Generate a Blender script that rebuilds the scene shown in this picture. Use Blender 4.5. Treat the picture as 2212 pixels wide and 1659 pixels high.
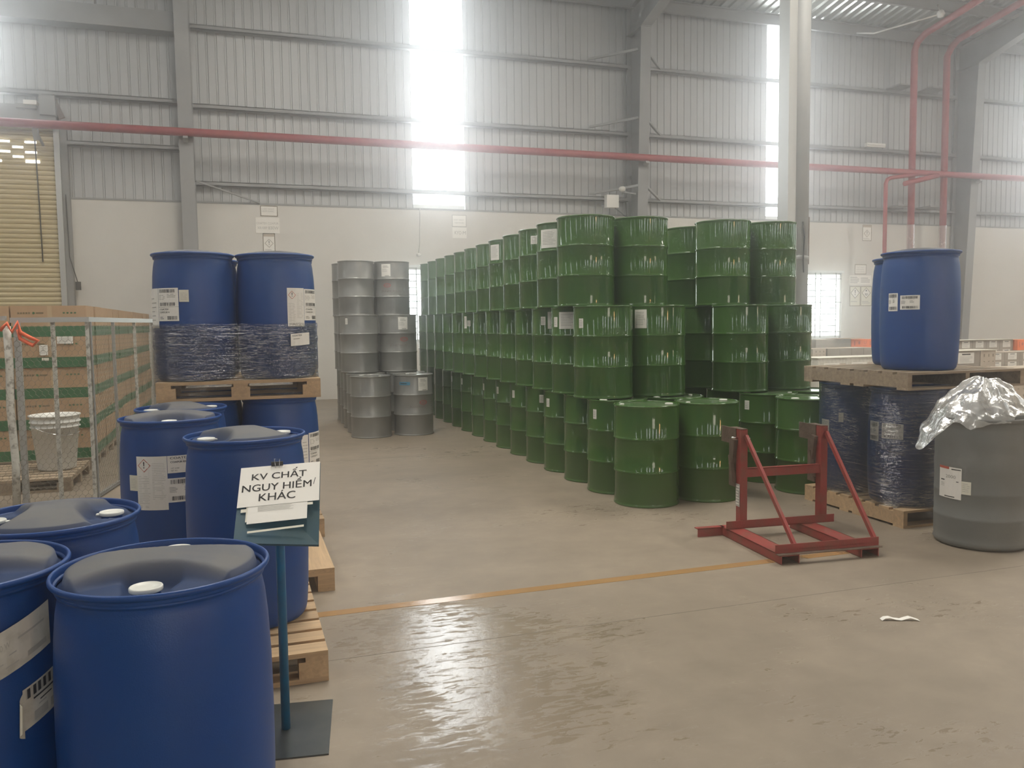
import bpy, math, random
from math import sin, cos, pi, radians, sqrt
from mathutils import Vector, Matrix, noise

# ------------------------------------------------------------------ clear
for o in list(bpy.data.objects):
    bpy.data.objects.remove(o, do_unlink=True)
S = bpy.context.scene
COL = S.collection
random.seed(7)

# ------------------------------------------------------------------ camera
F_PX, PITCH, ROLL, YAW, CAM_H = 1790.0, 0.0731, -0.0127, 0.3189, 1.603
fw = Vector((sin(YAW), cos(YAW), 0)); rt = Vector((cos(YAW), -sin(YAW), 0)); up = Vector((0, 0, 1))
f2 = fw * cos(PITCH) - up * sin(PITCH); u2 = up * cos(PITCH) + fw * sin(PITCH)
r3 = rt * cos(ROLL) + u2 * sin(ROLL); u3 = u2 * cos(ROLL) - rt * sin(ROLL)
cd = bpy.data.cameras.new('camera'); cam = bpy.data.objects.new('camera', cd); COL.objects.link(cam)
cd.sensor_fit = 'HORIZONTAL'; cd.sensor_width = 36; cd.lens = F_PX / 2212 * 36; cd.clip_start = .05; cd.clip_end = 200
M = Matrix((( r3.x, u3.x, -f2.x, 0), (r3.y, u3.y, -f2.y, 0), (r3.z, u3.z, -f2.z, CAM_H), (0, 0, 0, 1)))
cam.matrix_world = M
S.camera = cam

# ------------------------------------------------------------------ view, world, light
vs = S.view_settings
vs.view_transform = 'Standard'; vs.look = 'None'; vs.gamma = 1; vs.use_curve_mapping = False
vs.exposure = 0.86
w = bpy.data.worlds.new('sky'); S.world = w; w.use_nodes = True
bg = w.node_tree.nodes['Background']; bg.inputs[0].default_value = (.80, .90, 1, 1); bg.inputs[1].default_value = 2.0
HAZE = 0.020      # haze in the hall air, also standing in for lens glow
vs_ = w.node_tree.nodes.new('ShaderNodeVolumeScatter'); vs_.inputs['Color'].default_value = (.96, .98, 1, 1)
vs_.inputs['Density'].default_value = HAZE; vs_.inputs['Anisotropy'].default_value = .92
w.node_tree.links.new(vs_.outputs[0], w.node_tree.nodes['World Output'].inputs['Volume'])
STRIP = 5.5        # daylight through the translucent wall sheets
try:
    S.cycles.max_bounces = 6; S.cycles.diffuse_bounces = 3; S.cycles.volume_bounces = 1; S.cycles.adaptive_threshold = .08; S.cycles.adaptive_min_samples = 16; S.cycles.glossy_bounces = 4
    S.cycles.transparent_max_bounces = 16; S.cycles.transmission_bounces = 4
    S.cycles.sample_clamp_indirect = 4.0; S.cycles.caustics_reflective = False; S.cycles.caustics_refractive = False
    S.cycles.use_denoising = True
except Exception:
    pass

def area(name, loc, rot, sx, sy, power, col=(1, 1, 1)):
    l = bpy.data.lights.new(name, 'AREA'); l.shape = 'RECTANGLE'; l.size = sx; l.size_y = sy
    l.energy = power; l.color = col
    o = bpy.data.objects.new(name, l); o.location = loc; o.rotation_euler = rot; COL.objects.link(o)
    return o
# roof skylights along the hall, outside the frame, and doorways in the wall behind the viewer
for k, x in enumerate((1.0, 9.5, 18.5, 27)):
    area('roof_skylight', (x, 9.6, 10.1), (0, 0, 0), 1.6, 11, 740, (1, .955, .87))
area('roof_skylight', (-6, 6.0, 10.4), (0, 0, 0), 1.6, 10, 260, (1, .965, .90))
area('doorway_daylight', (2.5, -15.5, 2.2), (radians(-90), 0, pi), 3.2, 3.6, 170, (1, .90, .76))
area('doorway_daylight', (11.3, -15.5, 4.0), (radians(-90), 0, pi), .8, 3.6, 190, (1, .55, .22))
area('doorway_daylight', (24.0, -15.5, 2.4), (radians(-90), 0, pi), 4, 4.0, 300, (1, .82, .58))

# ------------------------------------------------------------------ materials
MT = {}
def nt(name):
    m = bpy.data.materials.new(name); m.use_nodes = True
    t = m.node_tree; b = t.nodes['Principled BSDF']; MT[name] = m
    return m, t, b
def N(t, kind, **kw):
    n = t.nodes.new(kind)
    for k, v in kw.items():
        if k in n.inputs: n.inputs[k].default_value = v
        else: setattr(n, k, v)
    return n
def simple(name, col, rough=.5, metal=0, spec=.5, bump=None, var=None, coat=0):
    m, t, b = nt(name)
    b.inputs['Base Color'].default_value = (*col, 1); b.inputs['Roughness'].default_value = rough
    b.inputs['Metallic'].default_value = metal; b.inputs['Specular IOR Level'].default_value = spec
    b.inputs['Coat Weight'].default_value = coat; b.inputs['Coat Roughness'].default_value = .06
    tc = None
    if var or bump:
        tc = N(t, 'ShaderNodeTexCoord')
    if var:   # (scale, second colour, contrast lo, hi)
        sc, c2, lo, hi = var[:4]
        mp = N(t, 'ShaderNodeMapping'); t.links.new(tc.outputs['Object'], mp.inputs[0])
        if len(var) > 4: mp.inputs['Scale'].default_value = var[4]
        n = N(t, 'ShaderNodeTexNoise', Scale=sc, Detail=6.0, Roughness=.6)
        t.links.new(mp.outputs[0], n.inputs['Vector'])
        r = N(t, 'ShaderNodeMapRange'); r.inputs[1].default_value = lo; r.inputs[2].default_value = hi
        t.links.new(n.outputs[0], r.inputs[0])
        mx = N(t, 'ShaderNodeMix', data_type='RGBA'); mx.inputs[6].default_value = (*col, 1); mx.inputs[7].default_value = (*c2, 1)
        t.links.new(r.outputs[0], mx.inputs[0]); t.links.new(mx.outputs[2], b.inputs['Base Color'])
    if bump:
        sc, st = bump
        n = N(t, 'ShaderNodeTexNoise', Scale=sc, Detail=4.0); t.links.new(tc.outputs['Object'], n.inputs['Vector'])
        bp = N(t, 'ShaderNodeBump', Strength=st, Distance=.01); t.links.new(n.outputs[0], bp.inputs['Height'])
        t.links.new(bp.outputs[0], b.inputs['Normal'])
    return m
def emis(name, col, st):
    m, t, b = nt(name)
    b.inputs['Base Color'].default_value = (0.8, .8, .8, 1)
    b.inputs['Emission Color'].default_value = (*col, 1); b.inputs['Emission Strength'].default_value = st
    return m

simple('green_paint', (.052, .122, .026), .06, 0, .5, None, (3, (.052, .108, .030), .35, .7))
simple('green_lid', (.060, .130, .045), .22, 0, .5, None, (7, (.16, .17, .12), .42, .75))
simple('grey_paint', (.27, .27, .25), .33, .35, .5, None, (3, (.21, .21, .20), .4, .7))
simple('white_cap', (.72, .72, .66), .4)
simple('blue_hdpe', (.006, .050, .215), .40, 0, .4, (260, .08), (2.2, (.014, .062, .22), .42, .75))
simple('grey_hdpe', (.15, .152, .142), .5, 0, .4, (200, .08), (3, (.18, .18, .165), .4, .7))
simple('paper', (.78, .76, .70), .6)
simple('paper_cream', (.68, .66, .55), .6)
simple('paper_old', (.62, .60, .53), .7, var=(14, (.45, .43, .36), .45, .7))
simple('ink', (.03, .03, .03), .6)
simple('ink_grey', (.42, .41, .37), .6)
simple('ink_red', (.50, .10, .06), .6)
simple('ink_fade_red', (.42, .10, .08), .6)
simple('ink_fade_dark', (.20, .15, .14), .6)
simple('ink_blue', (.04, .22, .36), .6)
simple('steel_grey', (.235, .24, .235), .55, 0, .4, None, (1.5, (.29, .29, .28), .35, .7))
simple('steel_galv', (.42, .42, .40), .4, .6)
simple('zinc_sheet', (.36, .365, .36), .5, .2, .5, None, (1.2, (.40, .405, .40), .3, .7, (1, 1, .1)))
simple('sheet_dim', (.13, .13, .125), .6)  # side walls darkened in colour to stand for dimness and deepen drum reflections
simple('roof_sheet', (.46, .47, .44), .3, .7, .5)
simple('red_pipe', (.30, .045, .050), .4, 0, .4, None, (6, (.36, .08, .07), .4, .7))
simple('red_steel', (.27, .040, .035), .5, 0, .4, (60, .15), (9, (.20, .07, .05), .45, .7))
simple('rust_steel', (.11, .075, .055), .7, .2, .4, (40, .4), (12, (.16, .12, .09), .4, .7))
simple('black', (.015, .015, .015), .4)
simple('chrome', (.7, .7, .7), .15, 1)
simple('white_plastic', (.70, .69, .64), .45)
simple('white_paint_worn', (.62, .61, .55), .7, 0, .3, (40, .5), (22, (.30, .28, .24), .5, .62))
simple('cardboard', (.40, .265, .155), .85, 0, .2, None, (5, (.45, .31, .19), .4, .7))
simple('cardboard_pale', (.50, .43, .34), .85, 0, .2, None, (5, (.44, .37, .29), .4, .7))
simple('cardboard_grey', (.30, .265, .215), .85, 0, .2, None, (5, (.34, .30, .25), .4, .7))
simple('carton_green', (.025, .125, .045), .5)
simple('carton_orange', (.85, .20, .05), .6)
simple('brown_print', (.16, .12, .06), .8)
simple('tape', (.46, .34, .20), .3)
simple('sign_blue', (.020, .075, .115), .45, var=(8, (.035, .085, .10), .4, .7))
simple('pole_blue', (.010, .13, .27), .4, var=(20, (.02, .10, .2), .4, .7))
simple('base_steel', (.085, .095, .095), .28, .5, .5, None, (6, (.12, .125, .12), .4, .7))
simple('orange_strap', (.75, .13, .05), .6)
simple('shutter_yellow', (.56, .47, .27), .5, 0, .4, None, (.8, (.62, .53, .33), .35, .7))
simple('wire', (.20, .18, .14), .5, .5)
simple('dark_gap', (.03, .028, .025), .9)
simple('joint', (.16, .14, .11), .8)
simple('sash', (.62, .64, .62), .5)
emis('daylight_panel', (.93, .98, 1.0), STRIP)
emis('daylight_far', (.95, .98, 1.0), 9.0)
emis('daylight_window', (.90, 1.0, .98), 4.5)
emis('daylight_slot', (.9, .93, 1.0), 2.2)

# painted masonry: mottled cream
m, t, b = nt('painted_wall')
tc = N(t, 'ShaderNodeTexCoord'); n = N(t, 'ShaderNodeTexNoise', Scale=.8, Detail=7.0, Roughness=.65)
t.links.new(tc.outputs['Object'], n.inputs['Vector'])
cr = N(t, 'ShaderNodeValToRGB'); t.links.new(n.outputs[0], cr.inputs[0])
cr.color_ramp.elements[0].position = .3; cr.color_ramp.elements[0].color = (.57, .55, .50, 1)
cr.color_ramp.elements[1].position = .75; cr.color_ramp.elements[1].color = (.64, .62, .57, 1)
t.links.new(cr.outputs[0], b.inputs['Base Color']); b.inputs['Roughness'].default_value = .8
n2 = N(t, 'ShaderNodeTexNoise', Scale=25.0, Detail=5.0); t.links.new(tc.outputs['Object'], n2.inputs['Vector'])
bp = N(t, 'ShaderNodeBump', Strength=.15, Distance=.01); t.links.new(n2.outputs[0], bp.inputs['Height']); t.links.new(bp.outputs[0], b.inputs['Normal'])

# polished, worn concrete floor
m, t, b = nt('concrete')
tc = N(t, 'ShaderNodeTexCoord')
def noi(scale, det=8.0, rough=.6, sc=(1, 1, 1), rot=0.0, dist=0.0):
    mp = N(t, 'ShaderNodeMapping'); mp.inputs['Scale'].default_value = sc; mp.inputs['Rotation'].default_value = (0, 0, rot)
    t.links.new(tc.outputs['Object'], mp.inputs[0])
    q = N(t, 'ShaderNodeTexNoise', Scale=scale, Detail=det, Roughness=rough, Distortion=dist); t.links.new(mp.outputs[0], q.inputs['Vector']); return q
a1 = noi(.55); a2 = noi(3.6, 10, .62, (1, 1, 1), 0, .2); a3 = noi(.9, 9, .6, (.5, 1.2, 1), -.35)
ad = N(t, 'ShaderNodeMath', operation='ADD'); t.links.new(a1.outputs[0], ad.inputs[0]); t.links.new(a2.outputs[0], ad.inputs[1])
ad2 = N(t, 'ShaderNodeMath', operation='ADD'); t.links.new(ad.outputs[0], ad2.inputs[0]); t.links.new(a3.outputs[0], ad2.inputs[1])
mr = N(t, 'ShaderNodeMapRange'); mr.inputs[1].default_value = 1.0; mr.inputs[2].default_value = 2.05; t.links.new(ad2.outputs[0], mr.inputs[0])
cr = N(t, 'ShaderNodeValToRGB'); t.links.new(mr.outputs[0], cr.inputs[0])
e = cr.color_ramp.elements; e[0].position = 0; e[0].color = (.180, .145, .105, 1); e[1].position = 1; e[1].color = (.325, .268, .198, 1)
k = e.new(.5); k.color = (.245, .200, .147, 1)
t.links.new(cr.outputs[0], b.inputs['Base Color'])
g = noi(.8, 6, .6, (1, 1, 1), -.2, .4); g2 = noi(17, 10, .72, (.5, 1.6, 1), -.15, .7)
gm = N(t, 'ShaderNodeMath', operation='MULTIPLY'); t.links.new(g.outputs[0], gm.inputs[0]); t.links.new(g2.outputs[0], gm.inputs[1])
# traffic has polished one stretch of the aisle; elsewhere the slab is matt with faint burnishing
vm = N(t, 'ShaderNodeVectorMath', operation='DISTANCE'); t.links.new(tc.outputs['Object'], vm.inputs[0]); vm.inputs[1].default_value = (.92, 3.6, 0)
pz = N(t, 'ShaderNodeMapRange'); pz.inputs[1].default_value = .3; pz.inputs[2].default_value = 1.25; pz.inputs[3].default_value = .05; pz.inputs[4].default_value = -.055; t.links.new(vm.outputs['Value'], pz.inputs[0])
gs = N(t, 'ShaderNodeMath', operation='ADD'); t.links.new(gm.outputs[0], gs.inputs[0]); t.links.new(pz.outputs[0], gs.inputs[1])
rr = N(t, 'ShaderNodeMapRange'); rr.inputs[1].default_value = .262; rr.inputs[2].default_value = .325; rr.inputs[3].default_value = .58; rr.inputs[4].default_value = .07
t.links.new(gs.outputs[0], rr.inputs[0]); t.links.new(rr.outputs[0], b.inputs['Roughness'])
b.inputs['Specular IOR Level'].default_value = .5
bn = noi(14, 10, .7); bp = N(t, 'ShaderNodeBump', Strength=.12, Distance=.01); t.links.new(bn.outputs[0], bp.inputs['Height']); t.links.new(bp.outputs[0], b.inputs['Normal'])

# worn yellow line
m, t, b = nt('line_paint')
tc = N(t, 'ShaderNodeTexCoord'); n = N(t, 'ShaderNodeTexNoise', Scale=3.0, Detail=10.0, Roughness=.7); t.links.new(tc.outputs['Object'], n.inputs['Vector'])
sx = N(t, 'ShaderNodeSeparateXYZ'); t.links.new(tc.outputs['Object'], sx.inputs[0])
fd = N(t, 'ShaderNodeMapRange'); fd.inputs[1].default_value = 2.9; fd.inputs[2].default_value = 4.6; fd.inputs[3].default_value = .15; fd.inputs[4].default_value = -.25; t.links.new(sx.outputs[0], fd.inputs[0])
am = N(t, 'ShaderNodeMath', operation='ADD'); t.links.new(n.outputs[0], am.inputs[0]); t.links.new(fd.outputs[0], am.inputs[1])
r = N(t, 'ShaderNodeMapRange'); r.inputs[1].default_value = .38; r.inputs[2].default_value = .48; t.links.new(am.outputs[0], r.inputs[0])
b.inputs['Base Color'].default_value = (.46, .27, .115, 1); b.inputs['Roughness'].default_value = .16
mul = N(t, 'ShaderNodeMath', operation='MULTIPLY'); mul.inputs[1].default_value = .8; t.links.new(r.outputs[0], mul.inputs[0]); t.links.new(mul.outputs[0], b.inputs['Alpha'])

# wood
def wood(name, c1, c2):
    m, t, b = nt(name)
    tc = N(t, 'ShaderNodeTexCoord'); oi = N(t, 'ShaderNodeObjectInfo')
    mp = N(t, 'ShaderNodeMapping'); mp.inputs['Scale'].default_value = (1.0, 14, 14); t.links.new(tc.outputs['Object'], mp.inputs[0])
    ml = N(t, 'ShaderNodeMath', operation='MULTIPLY'); ml.inputs[1].default_value = 40; t.links.new(oi.outputs['Random'], ml.inputs[0])
    cb = N(t, 'ShaderNodeCombineXYZ'); t.links.new(ml.outputs[0], cb.inputs[0]); t.links.new(cb.outputs[0], mp.inputs['Location'])
    n = N(t, 'ShaderNodeTexNoise', Scale=2.4, Detail=8.0, Roughness=.65, Distortion=.6); t.links.new(mp.outputs[0], n.inputs['Vector'])
    cr = N(t, 'ShaderNodeValToRGB'); t.links.new(n.outputs[0], cr.inputs[0])
    cr.color_ramp.elements[0].position = .32; cr.color_ramp.elements[0].color = (*c2, 1)
    cr.color_ramp.elements[1].position = .68; cr.color_ramp.elements[1].color = (*c1, 1)
    hs = N(t, 'ShaderNodeHueSaturation'); t.links.new(cr.outputs[0], hs.inputs['Color'])
    mr = N(t, 'ShaderNodeMapRange'); mr.inputs[3].default_value = .82; mr.inputs[4].default_value = 1.12; t.links.new(oi.outputs['Random'], mr.inputs[0]); t.links.new(mr.outputs[0], hs.inputs['Value'])
    t.links.new(hs.outputs[0], b.inputs['Base Color']); b.inputs['Roughness'].default_value = .75
    return m
wood('wood_pale', (.56, .39, .22), (.38, .26, .15))
wood('wood_worn', (.40, .31, .21), (.24, .18, .12))

# blue drum top with dust (attribute "dust" marks the raised plateau where dust lies)
m, t, b = nt('blue_dusty')
at = N(t, 'ShaderNodeAttribute', attribute_name='dust'); tc = N(t, 'ShaderNodeTexCoord')
n = N(t, 'ShaderNodeTexNoise', Scale=5.0, Detail=8.0, Roughness=.6); t.links.new(tc.outputs['Object'], n.inputs['Vector'])
mr = N(t, 'ShaderNodeMapRange'); mr.inputs[1].default_value = .2; mr.inputs[2].default_value = .6; mr.inputs[3].default_value = .55; mr.inputs[4].default_value = 1; t.links.new(n.outputs[0], mr.inputs[0])
ml = N(t, 'ShaderNodeMath', operation='MULTIPLY'); t.links.new(at.outputs['Fac'], ml.inputs[0]); t.links.new(mr.outputs[0], ml.inputs[1])
mx = N(t, 'ShaderNodeMix', data_type='RGBA'); mx.inputs[6].default_value = (.014, .036, .105, 1); mx.inputs[7].default_value = (.145, .14, .13, 1)
t.links.new(ml.outputs[0], mx.inputs[0]); t.links.new(mx.outputs[2], b.inputs['Base Color']); b.inputs['Roughness'].default_value = .62; b.inputs['Specular IOR Level'].default_value = .3

# stretch film / clear plastic: clear sheet; white crease lines are milky folds plus painted streak highlights
def film(name, alpha, bscale, bstr, stretch, rough, crease, lo, hi, camt, fk=1.0):
    m, t, b = nt(name); t.nodes.remove(b); out = t.nodes['Material Output']
    tc = N(t, 'ShaderNodeTexCoord'); mp = N(t, 'ShaderNodeMapping'); mp.inputs['Scale'].default_value = stretch; mp.inputs['Rotation'].default_value = (.05, .04, 0); t.links.new(tc.outputs['Object'], mp.inputs[0])
    n = N(t, 'ShaderNodeTexNoise', Scale=bscale, Detail=5.0, Roughness=.6, Distortion=.3); t.links.new(mp.outputs[0], n.inputs['Vector'])
    bp = N(t, 'ShaderNodeBump', Strength=bstr, Distance=.03); t.links.new(n.outputs[0], bp.inputs['Height'])
    n2 = N(t, 'ShaderNodeTexNoise', Scale=bscale*crease, Detail=3.0, Roughness=.5, Distortion=.2); t.links.new(mp.outputs[0], n2.inputs['Vector'])
    s1 = N(t, 'ShaderNodeMath', operation='SUBTRACT'); s1.inputs[1].default_value = .5; t.links.new(n2.outputs[0], s1.inputs[0])
    s2 = N(t, 'ShaderNodeMath', operation='ABSOLUTE'); t.links.new(s1.outputs[0], s2.inputs[0])
    cr = N(t, 'ShaderNodeMapRange'); cr.inputs[1].default_value = lo; cr.inputs[2].default_value = 0.0; cr.inputs[3].default_value = alpha; cr.inputs[4].default_value = hi; t.links.new(s2.outputs[0], cr.inputs[0])
    n3 = N(t, 'ShaderNodeTexNoise', Scale=camt, Detail=2.0); t.links.new(tc.outputs['Object'], n3.inputs['Vector'])
    g3 = N(t, 'ShaderNodeMapRange'); g3.inputs[1].default_value = .42; g3.inputs[2].default_value = .60; t.links.new(n3.outputs[0], g3.inputs[0])
    mu = N(t, 'ShaderNodeMath', operation='MULTIPLY'); t.links.new(cr.outputs[0], mu.inputs[0]); t.links.new(g3.outputs[0], mu.inputs[1])
    mxx = N(t, 'ShaderNodeMath', operation='MAXIMUM'); mxx.inputs[1].default_value = alpha; t.links.new(mu.outputs[0], mxx.inputs[0])
    gl = N(t, 'ShaderNodeBsdfGlossy', Roughness=rough); gl.inputs[0].default_value = (1, 1, 1, 1); t.links.new(bp.outputs[0], gl.inputs['Normal'])
    df = N(t, 'ShaderNodeBsdfDiffuse'); df.inputs[0].default_value = (.74, .73, .68, 1)
    tl = N(t, 'ShaderNodeBsdfTranslucent'); tl.inputs[0].default_value = (.9, .9, .86, 1)
    dm = N(t, 'ShaderNodeMixShader'); dm.inputs[0].default_value = .4; t.links.new(df.outputs[0], dm.inputs[1]); t.links.new(tl.outputs[0], dm.inputs[2])
    tr = N(t, 'ShaderNodeBsdfTransparent')
    fr = N(t, 'ShaderNodeFresnel', IOR=1.45); t.links.new(bp.outputs[0], fr.inputs['Normal'])
    m1 = N(t, 'ShaderNodeMixShader'); t.links.new(mxx.outputs[0], m1.inputs[0]); t.links.new(tr.outputs[0], m1.inputs[1]); t.links.new(dm.outputs[0], m1.inputs[2])
    fm = N(t, 'ShaderNodeMath', operation='MULTIPLY_ADD'); fm.inputs[1].default_value = fk; fm.inputs[2].default_value = .03; t.links.new(fr.outputs[0], fm.inputs[0])
    m2 = N(t, 'ShaderNodeMixShader'); t.links.new(fm.outputs[0], m2.inputs[0]); t.links.new(m1.outputs[0], m2.inputs[1]); t.links.new(gl.outputs[0], m2.inputs[2])
    t.links.new(m2.outputs[0], out.inputs[0]); return m
film('stretch_film', .01, 3.0, 1.0, (.7, .7, 20), .04, 2.6, .022, 1.0, 3.0, .95)
film('clear_plastic', .42, 6.0, .5, (1, 1, 1), .22, 1.5, .04, .85, 5.0, .45)

# ------------------------------------------------------------------ mesh helper
class MB:
    def __init__(s): s.v = []; s.f = []; s.mi = []; s.mats = []; s.sm = []
    def mat(s, n):
        if n not in s.mats: s.mats.append(n)
        return s.mats.index(n)
    def face(s, idx, m, smooth=False):
        s.f.append(tuple(idx)); s.mi.append(s.mat(m)); s.sm.append(smooth)
    def add(s, pts): k = len(s.v); s.v.extend([tuple(p) for p in pts]); return k
    def box(s, a, b, m, mx=None):
        x0, y0, z0 = a; x1, y1, z1 = b
        P = [(x0,y0,z0),(x1,y0,z0),(x1,y1,z0),(x0,y1,z0),(x0,y0,z1),(x1,y0,z1),(x1,y1,z1),(x0,y1,z1)]
        if mx is not None: P = [tuple(mx @ Vector(p)) for p in P]
        k = s.add(P)
        for q in ((3,2,1,0),(4,5,6,7),(0,1,5,4),(1,2,6,5),(2,3,7,6),(3,0,4,7)): s.face([k+i for i in q], m)
        return s
    def beam(s, p, q, w, h, m, upv=(0, 0, 1)):
        p = Vector(p); q = Vector(q); d = (q - p); L = d.length; d.normalize(); u = Vector(upv)
        sd = d.cross(u)
        if sd.length < 1e-4: sd = d.cross(Vector((1, 0, 0)))
        sd.normalize(); u = sd.cross(d).normalized()
        k = s.add([p + sd*a*w/2 + u*b2*h/2 for a, b2 in ((-1,-1),(1,-1),(1,1),(-1,1))] + [q + sd*a*w/2 + u*b2*h/2 for a, b2 in ((-1,-1),(1,-1),(1,1),(-1,1))])
        for f in ((0,1,2,3),(7,6,5,4),(0,4,5,1),(1,5,6,2),(2,6,7,3),(3,7,4,0)): s.face([k+i for i in f], m)
        return s
    def tube(s, pts, r, m, n=12, cap=True):
        pts = [Vector(p) for p in pts]; rings = []
        ref = None
        for i, p in enumerate(pts):
            d = (pts[min(i+1, len(pts)-1)] - pts[max(i-1, 0)]).normalized()
            if ref is None:
                ref = Vector((0, 0, 1)) if abs(d.z) < .9 else Vector((1, 0, 0))
            a = d.cross(ref).normalized(); b2 = a.cross(d).normalized(); ref = b2
            rr = r[i] if isinstance(r, (list, tuple)) else r
            rings.append(s.add([p + (a*cos(2*pi*k/n) + b2*sin(2*pi*k/n))*rr for k in range(n)]))
        for i in range(len(rings)-1):
            A, B = rings[i], rings[i+1]
            for k in range(n): s.face((A+k, A+(k+1)%n, B+(k+1)%n, B+k), m, n > 4)
        if cap:
            s.face([rings[0]+k for k in range(n)][::-1], m); s.face([rings[-1]+k for k in range(n)], m)
        return s
    def lathe(s, prof, m, n=64, c=(0, 0, 0), top=True, bot=True, smooth=True):
        rings = []
        for (r, z) in prof:
            rings.append(s.add([(c[0]+r*cos(2*pi*k/n), c[1]+r*sin(2*pi*k/n), c[2]+z) for k in range(n)]))
        for i in range(len(rings)-1):
            A, B = rings[i], rings[i+1]
            for k in range(n): s.face((A+k, A+(k+1)%n, B+(k+1)%n, B+k), m, smooth)
        if bot: s.face([rings[0]+k for k in range(n)][::-1], m)
        if top: s.face([rings[-1]+k for k in range(n)], m)
        return s
    def mesh(s, name):
        me = bpy.data.meshes.new(name); me.from_pydata(s.v, [], s.f)
        for n in s.mats: me.materials.append(MT[n])
        me.polygons.foreach_set('material_index', s.mi); me.polygons.foreach_set('use_smooth', s.sm)
        me.update(); return me
    def build(s, name, parent=None, loc=(0, 0, 0), rot=(0, 0, 0)):
        o = bpy.data.objects.new(name, s.mesh(name)); COL.objects.link(o); o.location = loc; o.rotation_euler = rot
        if parent: o.parent = parent
        return o
def inst(name, me, parent=None, loc=(0, 0, 0), rz=0.0):
    o = bpy.data.objects.new(name, me); COL.objects.link(o); o.location = loc; o.rotation_euler = (0, 0, rz)
    if parent: o.parent = parent
    return o
def tag(o, label, cat, group=None):
    o['label'] = label; o['category'] = cat
    if group: o['group'] = group
    return o
def struct(o): o['kind'] = 'structure'; return o
def empty(name, loc, label, cat, group=None, rz=0.0):
    o = bpy.data.objects.new(name, None); COL.objects.link(o); o.location = loc; o.rotation_euler = (0, 0, rz); o.empty_display_size = .1
    return tag(o, label, cat, group)

# ------------------------------------------------------------------ print on surfaces
FONT = {}
def text_tris(body, bold=0.0):
    key = (body, bold)
    if key in FONT: return FONT[key]
    c = bpy.data.curves.new('t', 'FONT'); c.body = body; c.size = 1; c.offset = bold; c.resolution_u = 3
    o = bpy.data.objects.new('t', c); COL.objects.link(o)
    bpy.context.view_layer.update()
    me = bpy.data.meshes.new_from_object(o.evaluated_get(bpy.context.evaluated_depsgraph_get()))
    V = [(v.co.x, v.co.y) for v in me.vertices]; Fc = [tuple(p.vertices) for p in me.polygons]
    bpy.data.objects.remove(o, do_unlink=True); bpy.data.curves.remove(c); bpy.data.meshes.remove(me)
    if not V: V = [(0, 0)]
    x0 = min(v[0] for v in V); x1 = max(v[0] for v in V); y0 = min(v[1] for v in V); y1 = max(v[1] for v in V)
    V = [((v[0]-x0)/max(x1-x0, 1e-6), (v[1]-y0)/max(y1-y0, 1e-6)) for v in V]
    FONT[key] = (V, Fc); return FONT[key]
class Deco:
    """flat artwork in (s, z) metres, mapped by fn(s, z, lift) onto a surface"""
    def __init__(s, fn, seg=.03): s.fn = fn; s.m = MB(); s.seg = seg
    def quad(s, x0, z0, x1, z1, mat, lift=.001, sk=0.0):
        n = max(1, int(abs(x1-x0)/s.seg)); ks = []
        for i in range(n+1):
            x = x0 + (x1-x0)*i/n; dz = sk*(x-x0)
            ks.append(s.m.add([s.fn(x, z0+dz, lift), s.fn(x, z1+dz, lift)]))
        for i in range(n): s.m.face((ks[i], ks[i+1], ks[i+1]+1, ks[i]+1), mat)
        return s
    def poly(s, pts, mat, lift=.0018):
        k = s.m.add([s.fn(x, z, lift) for x, z in pts]); s.m.face(range(k, k+len(pts)), mat); return s
    def text(s, body, x0, z0, x1, z1, mat='ink', lift=.002, bold=.01, sk=0.0):
        V, Fc = text_tris(body, 0); k = s.m.add([s.fn(x0+(x1-x0)*a, z0+(z1-z0)*b2 + sk*(x1-x0)*a, lift) for a, b2 in V])
        for f in Fc: s.m.face([k+i for i in f], mat)
        if bold >= .02 and lift < .0035: s.text(body, x0+(x1-x0)*.008, z0, x1+(x1-x0)*.008, z1, mat, lift+.0001, 0, sk)
        return s
    def lines(s, x0, z0, x1, z1, n, mat='ink_grey', fill=.45, seed=1, lift=.0018):
        R = random.Random(seed)
        for i in range(n):
            h = (z1-z0)/n; zz = z1-(i+.5)*h
            s.quad(x0, zz-h*fill/2, x0+(x1-x0)*R.uniform(.72, 1), zz+h*fill/2, mat, lift)
        return s
    def bars(s, x0, z0, x1, z1, seed=1, mat='ink'):
        R = random.Random(seed); x = x0; d = (x1-x0)/46
        while x < x1:
            w = d*R.choice((.6, .6, 1.1, 1.8)); s.quad(x, z0, min(x+w, x1), z1, mat, .002); x += w + d*R.choice((.7, 1.0, 1.6))
        return s
    def diamond(s, cx, cz, r, mark='!', rim='ink_red'):
        for sg, mat, l in ((r, rim, .0017), (r*.87, 'paper', .0021)): s.poly([(cx-sg, cz), (cx, cz-sg), (cx+sg, cz), (cx, cz+sg)], mat, l)
        if mark == '!':
            s.poly([(cx-r*.10, cz+r*.55), (cx-r*.06, cz-r*.08), (cx+r*.06, cz-r*.08), (cx+r*.10, cz+r*.55)], 'ink', .0026)
            s.poly([(cx+r*.1*cos(a*pi/4), cz-r*.30+r*.1*sin(a*pi/4)) for a in range(8)], 'ink', .0026)
        else:
            s.poly([(cx+r*.16*cos(a*pi/5), cz+r*.42+r*.16*sin(a*pi/5)) for a in range(10)], 'ink', .0026)
            s.poly([(cx-r*.30, cz-.1*r), (cx+r*.30, cz-.1*r), (cx+r*.22, cz-.35*r), (cx, cz-.5*r), (cx-r*.22, cz-.35*r)], 'ink', .0026)
            s.poly([(cx+r*.13*cos(a*pi/3), cz-.25*r+r*.13*sin(a*pi/3)) for a in range(6)], 'paper', .003)
        return s
    def build(s, name, parent, **kw): return s.m.build(name, parent, **kw)
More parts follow.
